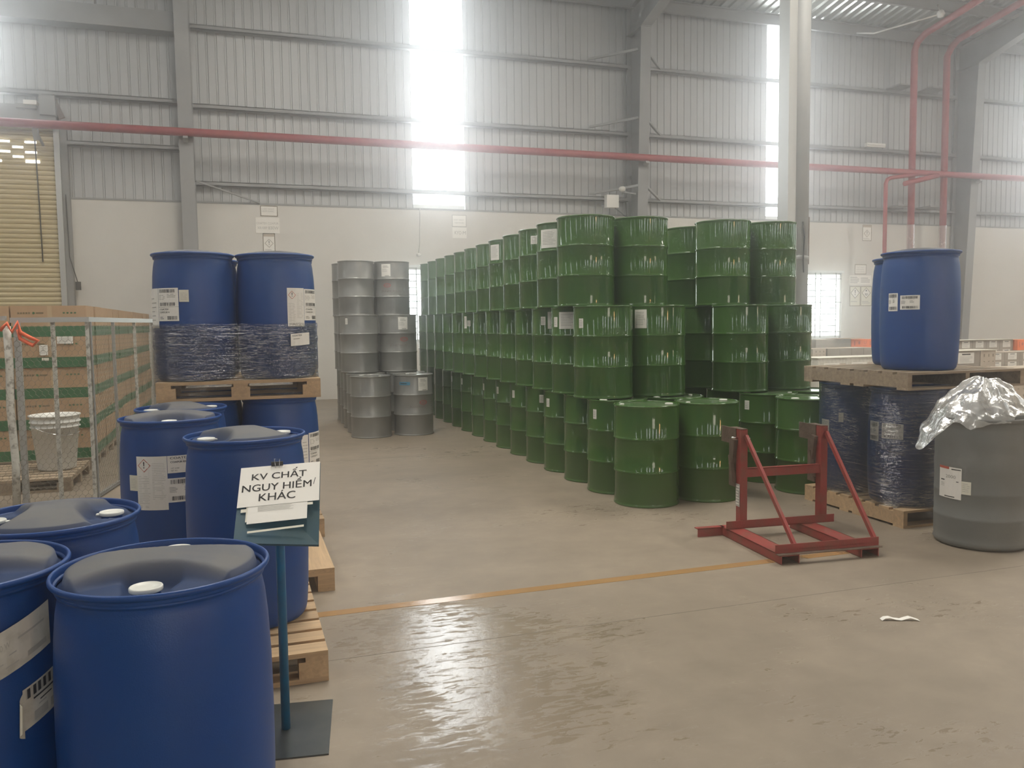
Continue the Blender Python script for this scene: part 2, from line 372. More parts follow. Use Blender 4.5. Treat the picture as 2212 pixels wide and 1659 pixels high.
def cyl(r, a0):
    """s runs to the right as seen from outside, starting at azimuth a0 (degrees)"""
    def fn(x, z, l):
        a = radians(a0) + x/r
        return ((r+l)*cos(a), (r+l)*sin(a), z)
    return fn
def plane(o, ux, uz, nrm):
    o = Vector(o); ux = Vector(ux); uz = Vector(uz); nrm = Vector(nrm)
    return lambda x, z, l: tuple(o + ux*x + uz*z + nrm*l)

# ------------------------------------------------------------------ the hall
WY = 18.35; EAVE = 9.05; SL = .15; BRK = 4.17
XL, XR, YF = -12.0, 34.0, -16.0
def roof_z(y): return EAVE + SL*(WY-y) if y > 1 else EAVE + SL*(WY-1) - SL*(1-y)
struct(MB().box((XL, YF, -.2), (XR, WY+.3, 0), 'concrete').build('floor'))
struct(MB().box((.05, 4.575, -.0), (5.6, 4.655, .0015), 'line_paint').build('trim_1'))
# expansion joints and a cast strip in the floor
jb = MB()
for y in (3.95, 9.9, 15.9): jb.box((XL, y, 0), (XR, y+.004, .0006), 'joint')
for x in (-5.0, 7.9, 14.0): jb.box((x, YF, 0), (x+.004, WY, .0006), 'joint')
struct(jb.build('trim_2'))

# back wall: masonry with two windows, cladding above with translucent strips
wb = MB()
WIN = [(2.75, 4.02, 1.22, 2.87), (14.10, 15.36, 1.12, 2.83)]
xs = [XL] + [v for q in WIN for v in q[:2]] + [XR]
DOOR = (-8.0, -3.12, 5.42)
def wall_seg(x0, x1, z0, z1): wb.box((x0, WY, z0), (x1, WY+.2, z1), 'painted_wall')
wall_seg(XL, DOOR[0], 0, BRK); wall_seg(DOOR[1], WIN[0][0], 0, BRK)
wall_seg(WIN[0][1], WIN[1][0], 0, BRK); wall_seg(WIN[1][1], XR, 0, BRK)
for x0, x1, z0, z1 in WIN: wall_seg(x0, x1, 0, z0); wall_seg(x0, x1, z1, BRK)
wall_back = struct(wb.build('wall_back'))
STR = [(-5.34, -4.15), (3.81, 5.0), (12.97, 14.16), (22.12, 23.31), (31.2, 32.4)]
def corrugated(x0, x1, z0, z1, mb, mat='zinc_sheet', y=WY+.02):
    P = .183; k0 = int(x0/P)-1; pts = []
    prof = ((0, 0), (.72, 0), (.78, .018), (.92, .018), (.98, 0), (1, 0))
    k = k0
    while k*P < x1:
        for a, d in prof[:-1]:
            x = (k+a)*P
            if x0 < x < x1: pts.append((x, y+d))
        k += 1
    pts = [(x0, y)] + pts + [(x1, y)]
    ks = [mb.add([(x, yy, z0), (x, yy, z1)]) for x, yy in pts]
    for i in range(len(ks)-1): mb.face((ks[i], ks[i+1], ks[i+1]+1, ks[i]+1), mat)
cl = MB(); x = XL
for a, b2 in STR:
    if x < DOOR[1] and a > DOOR[0]:
        pass
    corrugated(x, a, BRK-.02, 10.2, cl); x = b2
corrugated(x, XR, BRK-.02, 10.2, cl)
# cut the door opening region: the shutter stands in front of the sheet there
o = cl.build('cladding', wall_back)
fl = MB().box((DOOR[1], WY-.012, BRK-.025), (WIN[1][1]+18, WY+.06, BRK+.012), 'steel_grey').box((XL, WY-.012, BRK-.025), (DOOR[0], WY+.06, BRK+.012), 'steel_grey').build('flashing', wall_back)
for i, (a, b2) in enumerate(STR[:4]):
    pn = MB().box((a-.03, WY+.09, BRK-.02), (b2+.03, WY+.10, 9.9), 'daylight_panel')
    o = struct(pn.build('window_%d' % (i+3)))
    MB().box((a, WY+.04, BRK-.02), (b2, WY+.06, BRK+.10), 'sash').build('window_sill', o)
# other walls
def corr_plain(name, pts, th=.1): pass
lw = struct(MB().box((XL-.1, YF, 0), (XL, WY, 12.5), 'sheet_dim').build('wall_left'))
rw = struct(MB().box((XR, YF, 0), (XR+.1, WY, 12.5), 'sheet_dim').build('wall_right'))
fwl = struct(MB().box((XL, YF-.1, 0), (XR, YF, 12.5), 'zinc_sheet').build('wall_front'))
ib = 7
for x in (-7.5, -3.2, 1.6, 6.4, 11.2, 16.0, 20.8, 25.6, 30.4):
    struct(MB().box((x, YF+.02, 4.3), (x+.55, YF+.03, 9.6), 'daylight_far').build('window_%d' % ib)); ib += 1
for y in (-9, -1.5, 6, 13):
    struct(MB().box((XL+.02, y, 4.3), (XL+.03, y+.5, 9.4), 'daylight_panel').build('window_%d' % ib)); ib += 1
    struct(MB().box((XR-.03, y, 4.3), (XR-.02, y+.9, 9.4), 'daylight_panel').build('window_%d' % ib)); ib += 1
# roof
rf = MB()
def roof_sheet(y0, y1):
    P = .25; k = int(XL/P); pts = []
    while k*P < XR:
        for a, d in ((0, 0), (.30, 0), (.40, .04), (.60, .04), (.70, 0)): pts.append(((k+a)*P, d))
        k += 1
    ks = [rf.add([(x, y0, roof_z(y0)+.12+d), (x, y1, roof_z(y1)+.12+d)]) for x, d in pts]
    for i in range(len(ks)-1): rf.face((ks[i], ks[i]+1, ks[i+1]+1, ks[i+1]), 'roof_sheet')
roof_sheet(1, WY+.3); roof_sheet(YF, 1)
struct(rf.build('ceiling'))

# windows with grilles
for i, (x0, x1, z0, z1) in enumerate(WIN):
    w_ = struct(MB().box((x0, WY+.17, z0), (x1, WY+.18, z1), 'daylight_window').build('window_%d' % (i+1)))
    fr = MB(); t_ = .05
    fr.box((x0, WY+.02, z0), (x0+t_, WY+.08, z1), 'sash').box((x1-t_, WY+.02, z0), (x1, WY+.08, z1), 'sash')
    fr.box((x0, WY+.02, z0), (x1, WY+.08, z0+t_), 'sash').box((x0, WY+.02, z1-t_), (x1, WY+.08, z1), 'sash')
    fr.box((x0-.06, WY-.015, z1), (x1+.06, WY+.02, z1+.06), 'sash').box((x0-.06, WY-.03, z0-.06), (x1+.06, WY+.02, z0), 'sash')
    fr.build('window_frame', w_)
    gr = MB(); W = x1-x0
    for fx in (.12, .34, .47, .86): gr.box((x0+W*fx-.013, WY+.0, z0), (x0+W*fx+.013, WY+.016, z1), 'steel_grey')
    for k in range(1, 11):
        z = z0+(z1-z0)*k/11
        for a, b2 in ((.12, .34), (.47, .86)) if k not in (1, 6, 10) else ((0, 1),): gr.box((x0+W*a, WY+.0, z-.012), (x0+W*b2, WY+.014, z+.012), 'steel_grey')
    gr.build('window_grille', w_)

# steel frames
def column(cx, label, yin0=17.9, yin1=17.52):
    r_ = empty('steel_column', (cx, WY-.05, 0), label, 'column', 'tapered steel columns along the far wall')
    y0 = yin0-(WY-.05); y1 = yin1-(WY-.05); H = 8.35
    MB().box((-.13, -.03, 0), (.13, 0, 9.0), 'steel_grey').build('flange', r_)
    m_ = MB(); k = m_.add([(-.13, y0, 0), (.13, y0, 0), (.13, y0+.02, 0), (-.13, y0+.02, 0), (-.13, y1, H), (.13, y1, H), (.13, y1+.02, H), (-.13, y1+.02, H)])
    for q in ((3,2,1,0),(4,5,6,7),(0,1,5,4),(1,2,6,5),(2,3,7,6),(3,0,4,7)): m_.face([k+i for i in q], 'steel_grey')
    m_.build('flange', r_)
    m_ = MB(); k = m_.add([(-.012, y0+.01, 0), (-.012, -.02, 0), (-.012, -.02, 9.0), (-.012, y1, 9.0), (-.012, y1+.01, H), (.012, y0+.01, 0), (.012, -.02, 0), (.012, -.02, 9.0), (.012, y1, 9.0), (.012, y1+.01, H)])
    m_.face([k+i for i in (0, 1, 2, 3, 4)][::-1], 'steel_grey'); m_.face([k+i for i in (5, 6, 7, 8, 9)], 'steel_grey')
    m_.build('web', r_)
    MB().box((-.13, y1-.02, H-.01), (.13, 0, H+.01), 'steel_grey').build('stiffener_plate', r_)
    # rafter running up the slope
    f = empty('roof_rafter', (cx, 17.5, 8.4), label.replace('column', 'roof rafter'), 'beam', 'tapered roof rafters')
    pts = [(17.56, 8.36), (16.3, 8.70), (13.5, 9.25), (1.0, 11.1)]
    m_ = MB()
    for (ya, za), (yb, zb) in zip(pts[:-1], pts[1:]): m_.beam((0, ya-17.5, za-8.4), (0, yb-17.5, zb-8.4), .26, .02, 'steel_grey')
    m_.build('flange', f)
    m_ = MB()
    for (ya, za), (yb, zb) in zip(pts[:-1], pts[1:]):
        k = m_.add([(0, ya-17.5, za-8.4), (0, yb-17.5, zb-8.4), (0, yb-17.5, roof_z(yb)-.12-8.4), (0, ya-17.5, roof_z(ya)-.12-8.4)])
        m_.face((k, k+1, k+2, k+3), 'steel_grey')
    m_.build('web', f)
    MB().beam((0, .7, roof_z(18.2)-.12-8.4), (0, 1.0-17.5, roof_z(1)-.12-8.4), .26, .02, 'steel_grey').build('flange', f)
column(-.82, 'left grey steel column against the far wall')
column(9.13, 'middle grey steel column with diagonal braces')
column(19.1, 'right grey steel column beside the red pipes')
column(29.1, 'farthest right grey steel column at the wall')
# purlins and eave strut
for y, lb in ((18.1, 'grey eave beam under the roof edge at the wall top'), (16.62, 'roof purlin next to the eave beam'), (15.1, 'second roof purlin from the eave'), (13.6, 'third roof purlin from the eave'), (12.1, 'fourth roof purlin from the eave'), (10.6, 'fifth roof purlin from the eave'), (9.1, 'sixth roof purlin from the eave')):
    z = roof_z(y)
    tag(MB().box((XL, y-.01, z-.14), (XR, y+.01, z+.10), 'steel_grey').box((XL, y-.08, z+.08), (XR, y+.01, z+.10), 'steel_grey').box((XL, y-.01, z-.15), (XR, y+.07, z-.13), 'steel_grey').build('roof_purlin'), lb, 'beam')
# girts
def girt(x0, x1, z, lb):
    m_ = MB().box((x0, WY-.16, z+.03), (x1, WY-.0, z+.045), 'steel_galv').box((x0, WY-.16, z-.045), (x1, WY-.145, z+.045), 'steel_grey').box((x0, WY-.16, z-.045), (x1, WY, z-.03), 'steel_grey')
    tag(m_.build('wall_girt'), lb, 'rail', 'horizontal wall girts')
for zz, wd in ((4.52, 'lowest'), (6.06, 'middle'), (7.62, 'upper')):
    girt(-.68, 9.0, zz, wd + ' wall girt between left and middle columns')
    girt(9.26, 18.97, zz, wd + ' wall girt between middle and right columns')
    girt(19.24, 28.9, zz, wd + ' wall girt right of the right column')
girt(XL, -.96, 6.12, 'long wall girt left of the left column, above the shutter')
girt(-3.0, -.96, 5.20, 'short thick girt beside the roller shutter head')
tag(MB().box((-9, WY-.35, 7.42), (-.98, WY, 7.80), 'steel_grey').build('box_beam'), 'deep grey box beam high on the wall above the shutter', 'beam')
# flange braces at the middle column
for zz in (4.60, 6.15, 7.70):
    wd = {4.60: 'lowest', 6.15: 'middle', 7.70: 'top'}[zz]
    tag(MB().beam((9.02, 17.72, zz+.18), (8.0, 18.22, zz+.02), .05, .05, 'steel_grey').build('diagonal_brace'), wd + ' brace left of the middle column', 'brace', 'column fly braces')
    tag(MB().beam((9.24, 17.72, zz+.16), (9.86, 18.22, zz-.06), .05, .05, 'steel_grey').build('diagonal_brace'), wd + ' brace right of the middle column', 'brace', 'column fly braces')
tag(MB().beam((-.672, 17.80, 4.50), (.55, 18.33, 4.18), .03, .03, 'steel_grey').build('diagonal_brace'), 'thin dark brace right of the left column below the girt', 'brace', 'column fly braces')
# electrical box on the middle column with a lamp
eb = empty('junction_box', (8.36, WY-.05, 4.25), 'pale square electrical box left of the middle column', 'electrical box')
MB().box((-.15, -.6, 0), (.15, -.45, .29), 'white_plastic').build('cover', eb); MB().beam((0, -.45, .14), (0, 0, .14), .05, .05, 'steel_grey').build('bracket', eb)
MB().tube([(.1, -.5, 0), (.4, -.4, -.16), (.7, -.3, -.2)], .012, 'black', 6).build('cable', eb)
fl_ = empty('flood_lamp', (8.62, 17.75, 4.62), 'small white lamp on the middle column above the electrical box', 'lamp')
MB().lathe([(.02, 0), (.07, .03), (.08, .09), (.05, .12)], 'white_plastic', 12).build('lamp_head', fl_); MB().beam((0, 0, 0), (.36, .02, -.03), .03, .03, 'steel_grey').build('bracket', fl_)

# interior column with downpipe
ic = empty('round_column', (9.13, 12.05, 0), 'tall freestanding grey column with pipe, behind the green drums', 'column')
MB().box((-.24, -.08, 0), (-.05, .20, 10.2), 'steel_galv').build('column_shaft', ic)
MB().lathe([(.155, 0), (.155, 10.2)], 'steel_grey', 40, (.05, 0, 0)).build('downpipe', ic)
for z in (2.62, 7.0): MB().lathe([(.155, 0), (.165, .01), (.165, .06), (.155, .07)], 'steel_grey', 40, (.05, 0, z), False, False).build('pipe_collar', ic)
MB().tube([(.0, -.17, 3.25), (.02, -.19, 3.0), (.0, -.19, 2.6), (.02, -.18, 2.4)], .012, 'black', 6).build('cable', ic)
MB().box((.18, -.06, 2.55), (.22, .06, 3.35), 'rust_steel').build('side_plate', ic)

# red fire pipes
def pipe(name, pts, r, lb, collars=()):
    o = tag(MB().tube(pts, r, 'red_pipe', 16).build(name), lb, 'pipe')
    return o
mp_ = pipe('fire_pipe', [(XL, 17.5, 5.37), (XR, 17.5, 5.39)], .08, 'long red fire main running along the far wall')
pipe('fire_pipe', [(16.9, 17.6, .4), (16.9, 17.6, 8.5), (16.9, 17.5, 8.7), (16.9, 17.25, 8.83), (16.9, 4, 10.9)], .085, 'red riser pipe left of the right column, bending up under the roof')
pipe('fire_pipe', [(17.97, 17.6, .4), (17.97, 17.6, 8.45), (17.97, 17.45, 8.66), (17.97, 17.25, 8.78), (17.97, 4, 10.85)], .085, 'red riser pipe right against the right column')
pipe('fire_pipe', [(15.88, 17.4, .4), (15.88, 17.4, 5.05), (15.93, 17.4, 5.15), (16.05, 17.42, 5.2), (17.1, 17.5, 5.36)], .05, 'thin red drop pipe branching from the fire main')
pipe('fire_pipe', [(16.25, 17.15, 5.02), (17.6, 17.45, 5.33)], .065, 'short red branch pipe stub under the fire main')
for x, lb in ((16.9, 'left'), (17.97, 'right')):
    for z in (4.55, 7.65):
        tag(MB().box((x-.35, 17.68, z), (x+.1, WY-.15, z+.04), 'steel_grey').build('pipe_bracket'), ('lower' if z < 5 else 'upper') + ' steel bracket of the ' + lb + ' red riser', 'bracket')
for x in (-3.4, -.82, 9.13, 19.1): tag((MB().beam((x, 17.46, 5.28), (x, 17.60, 5.22), .09, .06, 'steel_grey') if x > -3 else MB().beam((x, 17.5, 5.29), (x, 17.62, 5.12), .09, .1, 'steel_grey').beam((x, 17.5, 5.27), (x, WY-.2, 5.12), .04, .04, 'steel_grey')).build('pipe_bracket'), {-3.4: 'pipe bracket by the roller shutter', -.82: 'pipe bracket on the left column', 9.13: 'pipe bracket on the middle column', 19.1: 'pipe bracket on the right column'}[x], 'bracket')
# plastic sleeves on the risers near the wall
for x, lb in ((16.9, 'left'), (17.97, 'right')):
    tag(MB().tube([(x, 17.6, 2.4), (x, 17.6, 4.05)], .10, 'clear_plastic', 16, False).build('plastic_sleeve'), 'clear plastic sleeve on the ' + lb + ' red riser', 'plastic film')
lt = empty('batten_light', (16.18, WY-.2, 6.12), 'short white batten light on the middle girt near the red risers', 'lamp')
MB().box((-.30, -.06, 0), (.30, .04, .10), 'white_plastic').build('lamp_body', lt); MB().tube([(-.28, -.07, .05), (.28, -.07, .05)], .018, 'white_plastic', 8).build('tube', lt)
bl = empty('hanging_bulb', (16.62, 16.5, 9.02), 'round white bulb under the roof beside the red pipe', 'lamp')
MB().lathe([(.01, -.09), (.07, -.07), (.10, 0), (.07, .07), (.03, .1)], 'white_plastic', 16).build('bulb', bl); MB().tube([(0, .1, .25), (0, 0, 0), (-1.2, .9, -.28), (-1.25, 1.45, -.1)], .02, 'white_plastic', 6).build('arm', bl)

# roller shutter
sh = empty('roller_shutter', (DOOR[1], WY-.1, 0), 'cream yellow roller shutter door at the left of the wall', 'shutter door')
m_ = MB(); z = 0.0; P = .093
pts = []
while z < 5.42:
    for a, d in ((0, 0), (.15, -.026), (.5, -.040), (.85, -.026), (.95, 0)): pts.append((z+a*P, d))
    z += P
ks = [m_.add([(-4.9, d-.02, zz), (-.08, d-.02, zz)]) for zz, d in pts]
for i in range(len(ks)-1): m_.face((ks[i], ks[i]+1, ks[i+1]+1, ks[i+1]), 'shutter_yellow', False)
m_.build('slats', sh)
MB().box((-.10, -.12, 0), (.0, .1, 5.5), 'steel_galv').box((0, -.06, 0), (.12, .1, 5.5), 'steel_grey').build('guide_rail', sh)
MB().box((-4.9, -.38, 5.46), (-.0, -.0, 5.80), 'steel_grey').build('roller_box', sh)
MB().box((-.25, -.45, 5.62), (.02, -.15, 5.98), 'steel_grey').beam((-.1, -.3, 6.0), (.05, -.2, 5.6), .18, .12, 'rust_steel').build('bracket', sh)
MB().box((-.64, -.45, 5.72), (-.3, -.2, 5.80), 'steel_grey').box((-.50, -.5, 5.78), (-.28, -.25, 5.86), 'white_plastic').build('motor', sh)
for x, z, w in ((-.50, 5.17, .2), (-.95, 5.17, .2), (-.72, 5.07, .18), (-1.1, 5.07, .16), (-.50, 4.98, .2), (-.95, 4.98, .2), (-.72, 4.89, .18), (-1.1, 4.80, .2), (-.48, 4.80, .24)): MB().box((x-w/2, -.066, z-.02), (x+w/2, -.060, z+.02 if w < .22 else z+.035), 'daylight_slot').build('vent_slot', sh)
MB().tube([(-.42, -.1, 5.3), (-.40, -.1, 4), (-.39, -.1, 2.9)], .012, 'black', 6).build('pull_cord', sh)
MB().tube([(.06, -.1, 4.2), (.08, -.12, 3.0), (.2, -.12, 2.5)], .01, 'black', 6).box((.16, -.16, 2.36), (.25, -.08, 2.52), 'black').build('switch_pendant', sh)
wc = MB().tube([(3.95, WY-.02, BRK), (3.93, WY-.02, 3.4), (3.90, WY-.02, 3.2)], .008, 'ink_grey', 6).lathe([(.02, 0), (.05, .01), (.05, .05), (.02, .06)], 'white_plastic', 10, (3.90, WY-.03, 3.12)).build('hanging_cable')
tag(wc, 'thin cable with socket hanging on the wall above the left window', 'cable')

# wall notices
def notice(name, x0, z0, x1, z1, lb, art, mat='paper', border=None, th=.006):
    r_ = empty(name, (x0, WY, z0), lb, 'sign')
    W, H = x1-x0, z1-z0
    MB().box((0, -th, 0), (W, 0, H), mat).build('sheet', r_)
    d = Deco(plane((0, -th, 0), (1, 0, 0), (0, 0, 1), (0, -1, 0)), .5)
    if border:
        for q in ((0, 0, W, .015), (0, H-.015, W, H), (0, 0, .015, H), (W-.015, 0, W, H)): d.quad(*q, border, .0015)
    art(d, W, H); d.build('printing', r_)
notice('wall_notice', .55, 3.91, .90, 4.13, 'small framed notice above the warning sheets, left bay', lambda d, W, H: d.text('CHAT NGUY', .03, H*.62, W*.8, H*.78, 'ink_grey').text('HIEM KHAC', .03, H*.40, W*.8, H*.56, 'ink_grey'), 'paper', 'brown_print')
notice('wall_notice', .45, 3.56, .93, 3.885, 'plastic sleeved sheet reading COATEX COAPUR 830W', lambda d, W, H: d.text('COATEX COAPUR', .01, H*.56, W-.02, H*.70, 'ink_grey').text('XR100P', .03, H*.26, W*.48, H*.42, 'ink_grey').text('830W', W*.52, H*.24, W-.02, H*.44, 'ink_grey'))
notice('wall_notice', .58, 3.17, .83, 3.56, 'single exclamation mark diamond sheet above the blue drums', lambda d, W, H: (d.quad(0, H-.07, W, H, 'cardboard_pale', .0015), d.diamond(W/2, H*.46, .09, '!', 'brown_print'), d.lines(.04, .03, W-.04, .06, 1)), 'paper', 'brown_print')
notice('wall_notice', 4.68, 3.79, 5.02, 4.06, 'small framed notice right of the left strip light', lambda d, W, H: d.text('CHAT NGUY', .04, H*.52, W-.06, H*.64, 'ink_grey').text('HIEM KHAC', .06, H*.28, W-.05, H*.40, 'ink_grey'), 'paper', 'ink_grey')
notice('wall_notice', 4.69, 3.54, 5.02, 3.78, 'sheet reading KYO M on the wall', lambda d, W, H: d.text('KYO', .05, H*.34, W*.62, H*.66, 'ink_grey', bold=.02).text('M', W*.72, H*.34, W-.02, H*.66, 'ink_grey', bold=.02))
notice('wall_notice', 16.0, 3.69, 16.30, 4.12, 'highest right hand warning sheet with diamond, near the thin red pipe', lambda d, W, H: (d.quad(0, H-.07, W, H, 'cardboard_pale', .0015), d.diamond(W/2, H*.46, .10, '!', 'brown_print'), d.lines(.04, .04, W-.04, .08, 2)), 'paper', 'brown_print')
notice('wall_notice', 15.77, 2.80, 16.15, 3.06, 'small three line framed notice right of the right window', lambda d, W, H: [d.text(s_, .05, H*z_, W-.06, H*(z_+.13), 'ink_grey') for s_, z_ in (('CHAT NGUY', .66), ('HIEM KHAC', .43), ('CHO HANG', .2))], 'paper', 'brown_print')
notice('wall_notice', 15.60, 2.52, 16.32, 2.77, 'wide low text sheet above the twin warning diamonds', lambda d, W, H: (d.lines(.03, .03, W*.46, H-.03, 4, 'ink_grey', .5), d.lines(W*.52, .05, W-.03, H-.05, 3, 'ink_grey', .5)))
notice('wall_notice', 15.62, 1.95, 15.97, 2.48, 'exclamation diamond sheet, left of the wall pair', lambda d, W, H: (d.diamond(W/2, H*.66, .15, '!', 'brown_print'), d.lines(.04, .10, W-.04, .14, 1)), 'paper_cream', 'brown_print')
notice('wall_notice', 15.98, 1.95, 16.34, 2.48, 'health hazard diamond sheet, right of the wall pair', lambda d, W, H: (d.diamond(W/2, H*.66, .15, 'h', 'brown_print'), d.lines(.04, .06, W-.04, .14, 2)), 'paper_cream', 'brown_print')

# ------------------------------------------------------------------ steel drums
def steel_mesh(mat, lid):
    m_ = MB(); H = .88
    prof = [(.268, .004), (.287, 0), (.291, .004), (.291, .014), (.286, .020), (.2855, .03)]
    for h in (.300, .590):
        prof += [(.2855, h-.016), (.288, h-.011), (.2925, h-.004), (.2925, h+.004), (.288, h+.011), (.2855, h+.016)]
    prof += [(.2855, .855), (.286, .862), (.291, .868), (.2915, .876), (.288, .880), (.283, .878), (.281, .868)]
    m_.lathe(prof, mat, 72, top=False)
    m_.lathe([(.281, .868), (.262, .866), (.255, .8695), (0.10, .8695), (.001, .8695)], lid, 72, bot=False)
    return m_.mesh('steel_drum')
ME_G = steel_mesh('green_paint', 'green_lid'); ME_S = steel_mesh('grey_paint', 'grey_paint')
def cap_mesh(r, h, mat='white_cap'):
    m_ = MB().lathe([(r*.95, 0), (r, h*.2), (r, h*.85), (r*.93, h), (r*.3, h), (.0005, h*.95)], mat, 24); return m_.mesh('bung_cap')
CAP_B = cap_mesh(.036, .014); CAP_S = cap_mesh(.020, .012)
def steel(x, y, z, lb, group, cat='drum', me=None, caps=False, capang=0.0, labels=(), name='steel_drum'):
    r_ = empty(name, (x, y, z), lb, cat, group)
    inst('drum_body', me or ME_G, r_, rz=random.uniform(0, 6.28))
    if caps:
        a = radians(capang)
        inst('bung_cap', CAP_B, r_, (.20*cos(a), .20*sin(a), .869)); inst('bung_cap', CAP_S, r_, (-.215*cos(a), -.215*sin(a), .869))
    for L in labels:
        a0, a1, z0, z1 = L[:4]; art = L[4] if len(L) > 4 else 'lines'
        rr = .2865; wdt = radians((a1-a0) % 360)*rr
        d = Deco(cyl(rr, a0)); 
        if art != 'ink':
            d.quad(0, z0, wdt, z1, 'paper', .001)
        if art == 'lines': d.lines(wdt*.12, z0+(z1-z0)*.15, wdt*.88, z1-(z1-z0)*.1, max(3, int((z1-z0)/.02)), 'ink_grey', .3, int(a0))
        if art == 'notice':
            d.lines(wdt*.2, z1-.06, wdt*.85, z1-.02, 2, 'ink_grey', .5).lines(wdt*.08, z1-.13, wdt*.7, z1-.07, 3, 'ink_grey', .3).quad(wdt*.4, z0+.008, wdt*.85, z0+.014, 'ink', .002)
        d.build('label', r_)
    return r_
def drum_print(r_, a_logo, zl, a_txt, zt, w_txt, faint='ink_fade_red'):
    d = Deco(cyl(.2865, a_logo-13)); n = 20; c0 = .065
    for i in range(n):
        a, b2 = 2*pi*i/n, 2*pi*(i+1)/n
        d.poly([(c0+.062*cos(a), zl+.034*sin(a)), (c0+.062*cos(b2), zl+.034*sin(b2)), (c0+.049*cos(b2), zl+.024*sin(b2)), (c0+.049*cos(a), zl+.024*sin(a))], faint, .0015)
    d.text('KUPCO', c0-.042, zl-.012, c0+.042, zl+.012, faint, bold=.02)
    d.build('logo_print', r_)
    d = Deco(cyl(.2865, a_txt)); d.text('JUZERUC', 0, zt, w_txt, zt+.036, 'ink_fade_dark', bold=.0); d.build('name_print', r_)
ORD = ['front', 'second', 'third', 'fourth', 'fifth', 'sixth', 'seventh', 'eighth', 'ninth', 'tenth', 'eleventh', 'twelfth', 'thirteenth', 'fourteenth', 'fifteenth']
H = .88
lab1 = {1: [(-166, -157, .70, .79)], 3: [(-172, -161, .70, .79)], 4: [(-136, -124, .70, .79)], 5: [(-170, -160, .70, .79)], 6: [(-177, -166, .70, .79)], 7: [(-184, -173, .70, .79)], 9: [(-179, -168, .70, .79)], 10: [(-183, -172, .70, .79)]}
for i in range(15):
    steel(3.42+.004*i, 6.57+.607*i, 0, 'green steel drum on the floor, %s of the long aisle row' % ORD[i], 'green drums, bottom tier', caps=i < 6, capang=(-20, 205, 40, 160, 300, 90)[i] if i < 6 else 0, labels=lab1.get(i, ()))
lab2 = {0: [(-166, -154.5, 1.55-H, 1.64-H)], 1: [(-174.4, -162, .68, .78), (-157, -117, .66, .83)], 2: [(-151, -139, .70, .79), (-133.7, -95, .66, .84)], 7: [(-167, -155, .66, .83), (-153, -141, .69, .77)]}
for i in range(13):
    steel(3.36-.003*i, 7.35+.585*i, H, 'green steel drum in the middle tier, %s of the aisle side' % ORD[i], 'green drums, middle tier', labels=lab2.get(i, ()))
lab3 = {1: [(162.6, 174, .68, .77), (-166, -122, .62, .81)], 2: [(-141, -120, .71, .80)], 4: [(-172, -140, .63, .82)]}
for i in range(12):
    steel(3.33, 7.69+.59*i, 2*H, 'green steel drum in the top tier, %s of the aisle side' % ORD[i], 'green drums, top tier', labels=lab3.get(i, ()))
for i in range(4):
    steel(4.03, 6.57+.61*i, 0, 'green floor drum in the second column, %s from the front' % ('nearest', 'next', 'third', 'fourth')[i], 'green drums, bottom tier', caps=i < 3, capang=(10, 190, 80, 0)[i])
for i in range(4):
    steel(5.07-.01*i, 6.50+.605*i, 0, 'green floor drum beside the wrapped pallet, %s from the front' % ('nearest', 'next', 'third', 'fourth')[i], 'green drums, bottom tier', caps=i < 3, capang=(200, 150, 20, 0)[i], labels=[(-174, -162, .72, .81)] if i == 1 else ())
    steel(5.68-.01*i, 6.55+.605*i, 0, 'green floor drum in the right column, %s behind the blue pallet' % ('nearest', 'next', 'third', 'fourth')[i], 'green drums, bottom tier', caps=i < 2, capang=100)
for i in range(3):
    w_ = ('front', 'next', 'third')[i]
    steel(3.95, 7.38+.59*i, H, 'green middle tier drum, second column, %s one' % w_, 'green drums, middle tier', labels=[(-163, -136, .66, .84)] if i == 0 else ())
    steel(4.94, 7.42+.60*i, H, 'green middle tier drum, third column, %s one' % w_, 'green drums, middle tier')
    steel(5.53, 7.50+.60*i, H, 'green middle tier drum, right column, %s one' % w_, 'green drums, middle tier')
    steel(3.93, 7.70+.59*i, 2*H, 'green top tier drum, second column, %s one' % w_, 'green drums, top tier')
    steel(4.92-.01*i, 7.72+.62*i, 2*H, 'green top tier drum, third column, %s one' % w_, 'green drums, top tier')
    steel(5.515, 7.75+.60*i, 2*H, 'green top tier drum, right column, %s one' % w_, 'green drums, top tier')
# grey steel drums
g = []
for i in range(5):
    g.append(steel(1.80+.02*i, 11.96+.6*i, 0, 'grey steel floor drum, left column, %s from the front' % ('nearest', 'second', 'third', 'fourth', 'fifth')[i], 'grey drums, bottom tier', me=ME_S, caps=i < 1, capang=120))
    rr = steel(2.43+.01*i, 12.0+.6*i, 0, 'grey steel floor drum, right column, %s from the front' % ('nearest', 'second', 'third', 'fourth', 'fifth')[i], 'grey drums, bottom tier', me=ME_S, caps=i < 1, capang=100, labels=[(-86.6, -55.4, .65, .84, 'notice')] if i == 0 else ())
    if i == 0:
        drum_print(rr, -72, .48, -113, .40, .25)
        d = Deco(cyl(.2865, -144)); d.quad(0, .735, .17, .78, 'ink_blue', .001).lines(.02, .745, .15, .77, 1, 'ink', .5); d.build('label', rr)
for i in range(3):
    r1 = steel(1.79+.02*i, 12.92+.6*i, H, 'grey middle tier drum, left column, %s one' % ('front', 'second', 'third')[i], 'grey drums, middle tier', me=ME_S, labels=[(-143, -134, .74, .83)] if i == 0 else ())
    r2 = steel(2.40+.01*i, 12.95+.6*i, H, 'grey middle tier drum, right column, %s one' % ('front', 'second', 'third')[i], 'grey drums, middle tier', me=ME_S, labels=[(-99.5, -70, .65, .84, 'notice')] if i == 0 else ())
    if i == 0: drum_print(r2, -82, .50, -127, .39, .29)
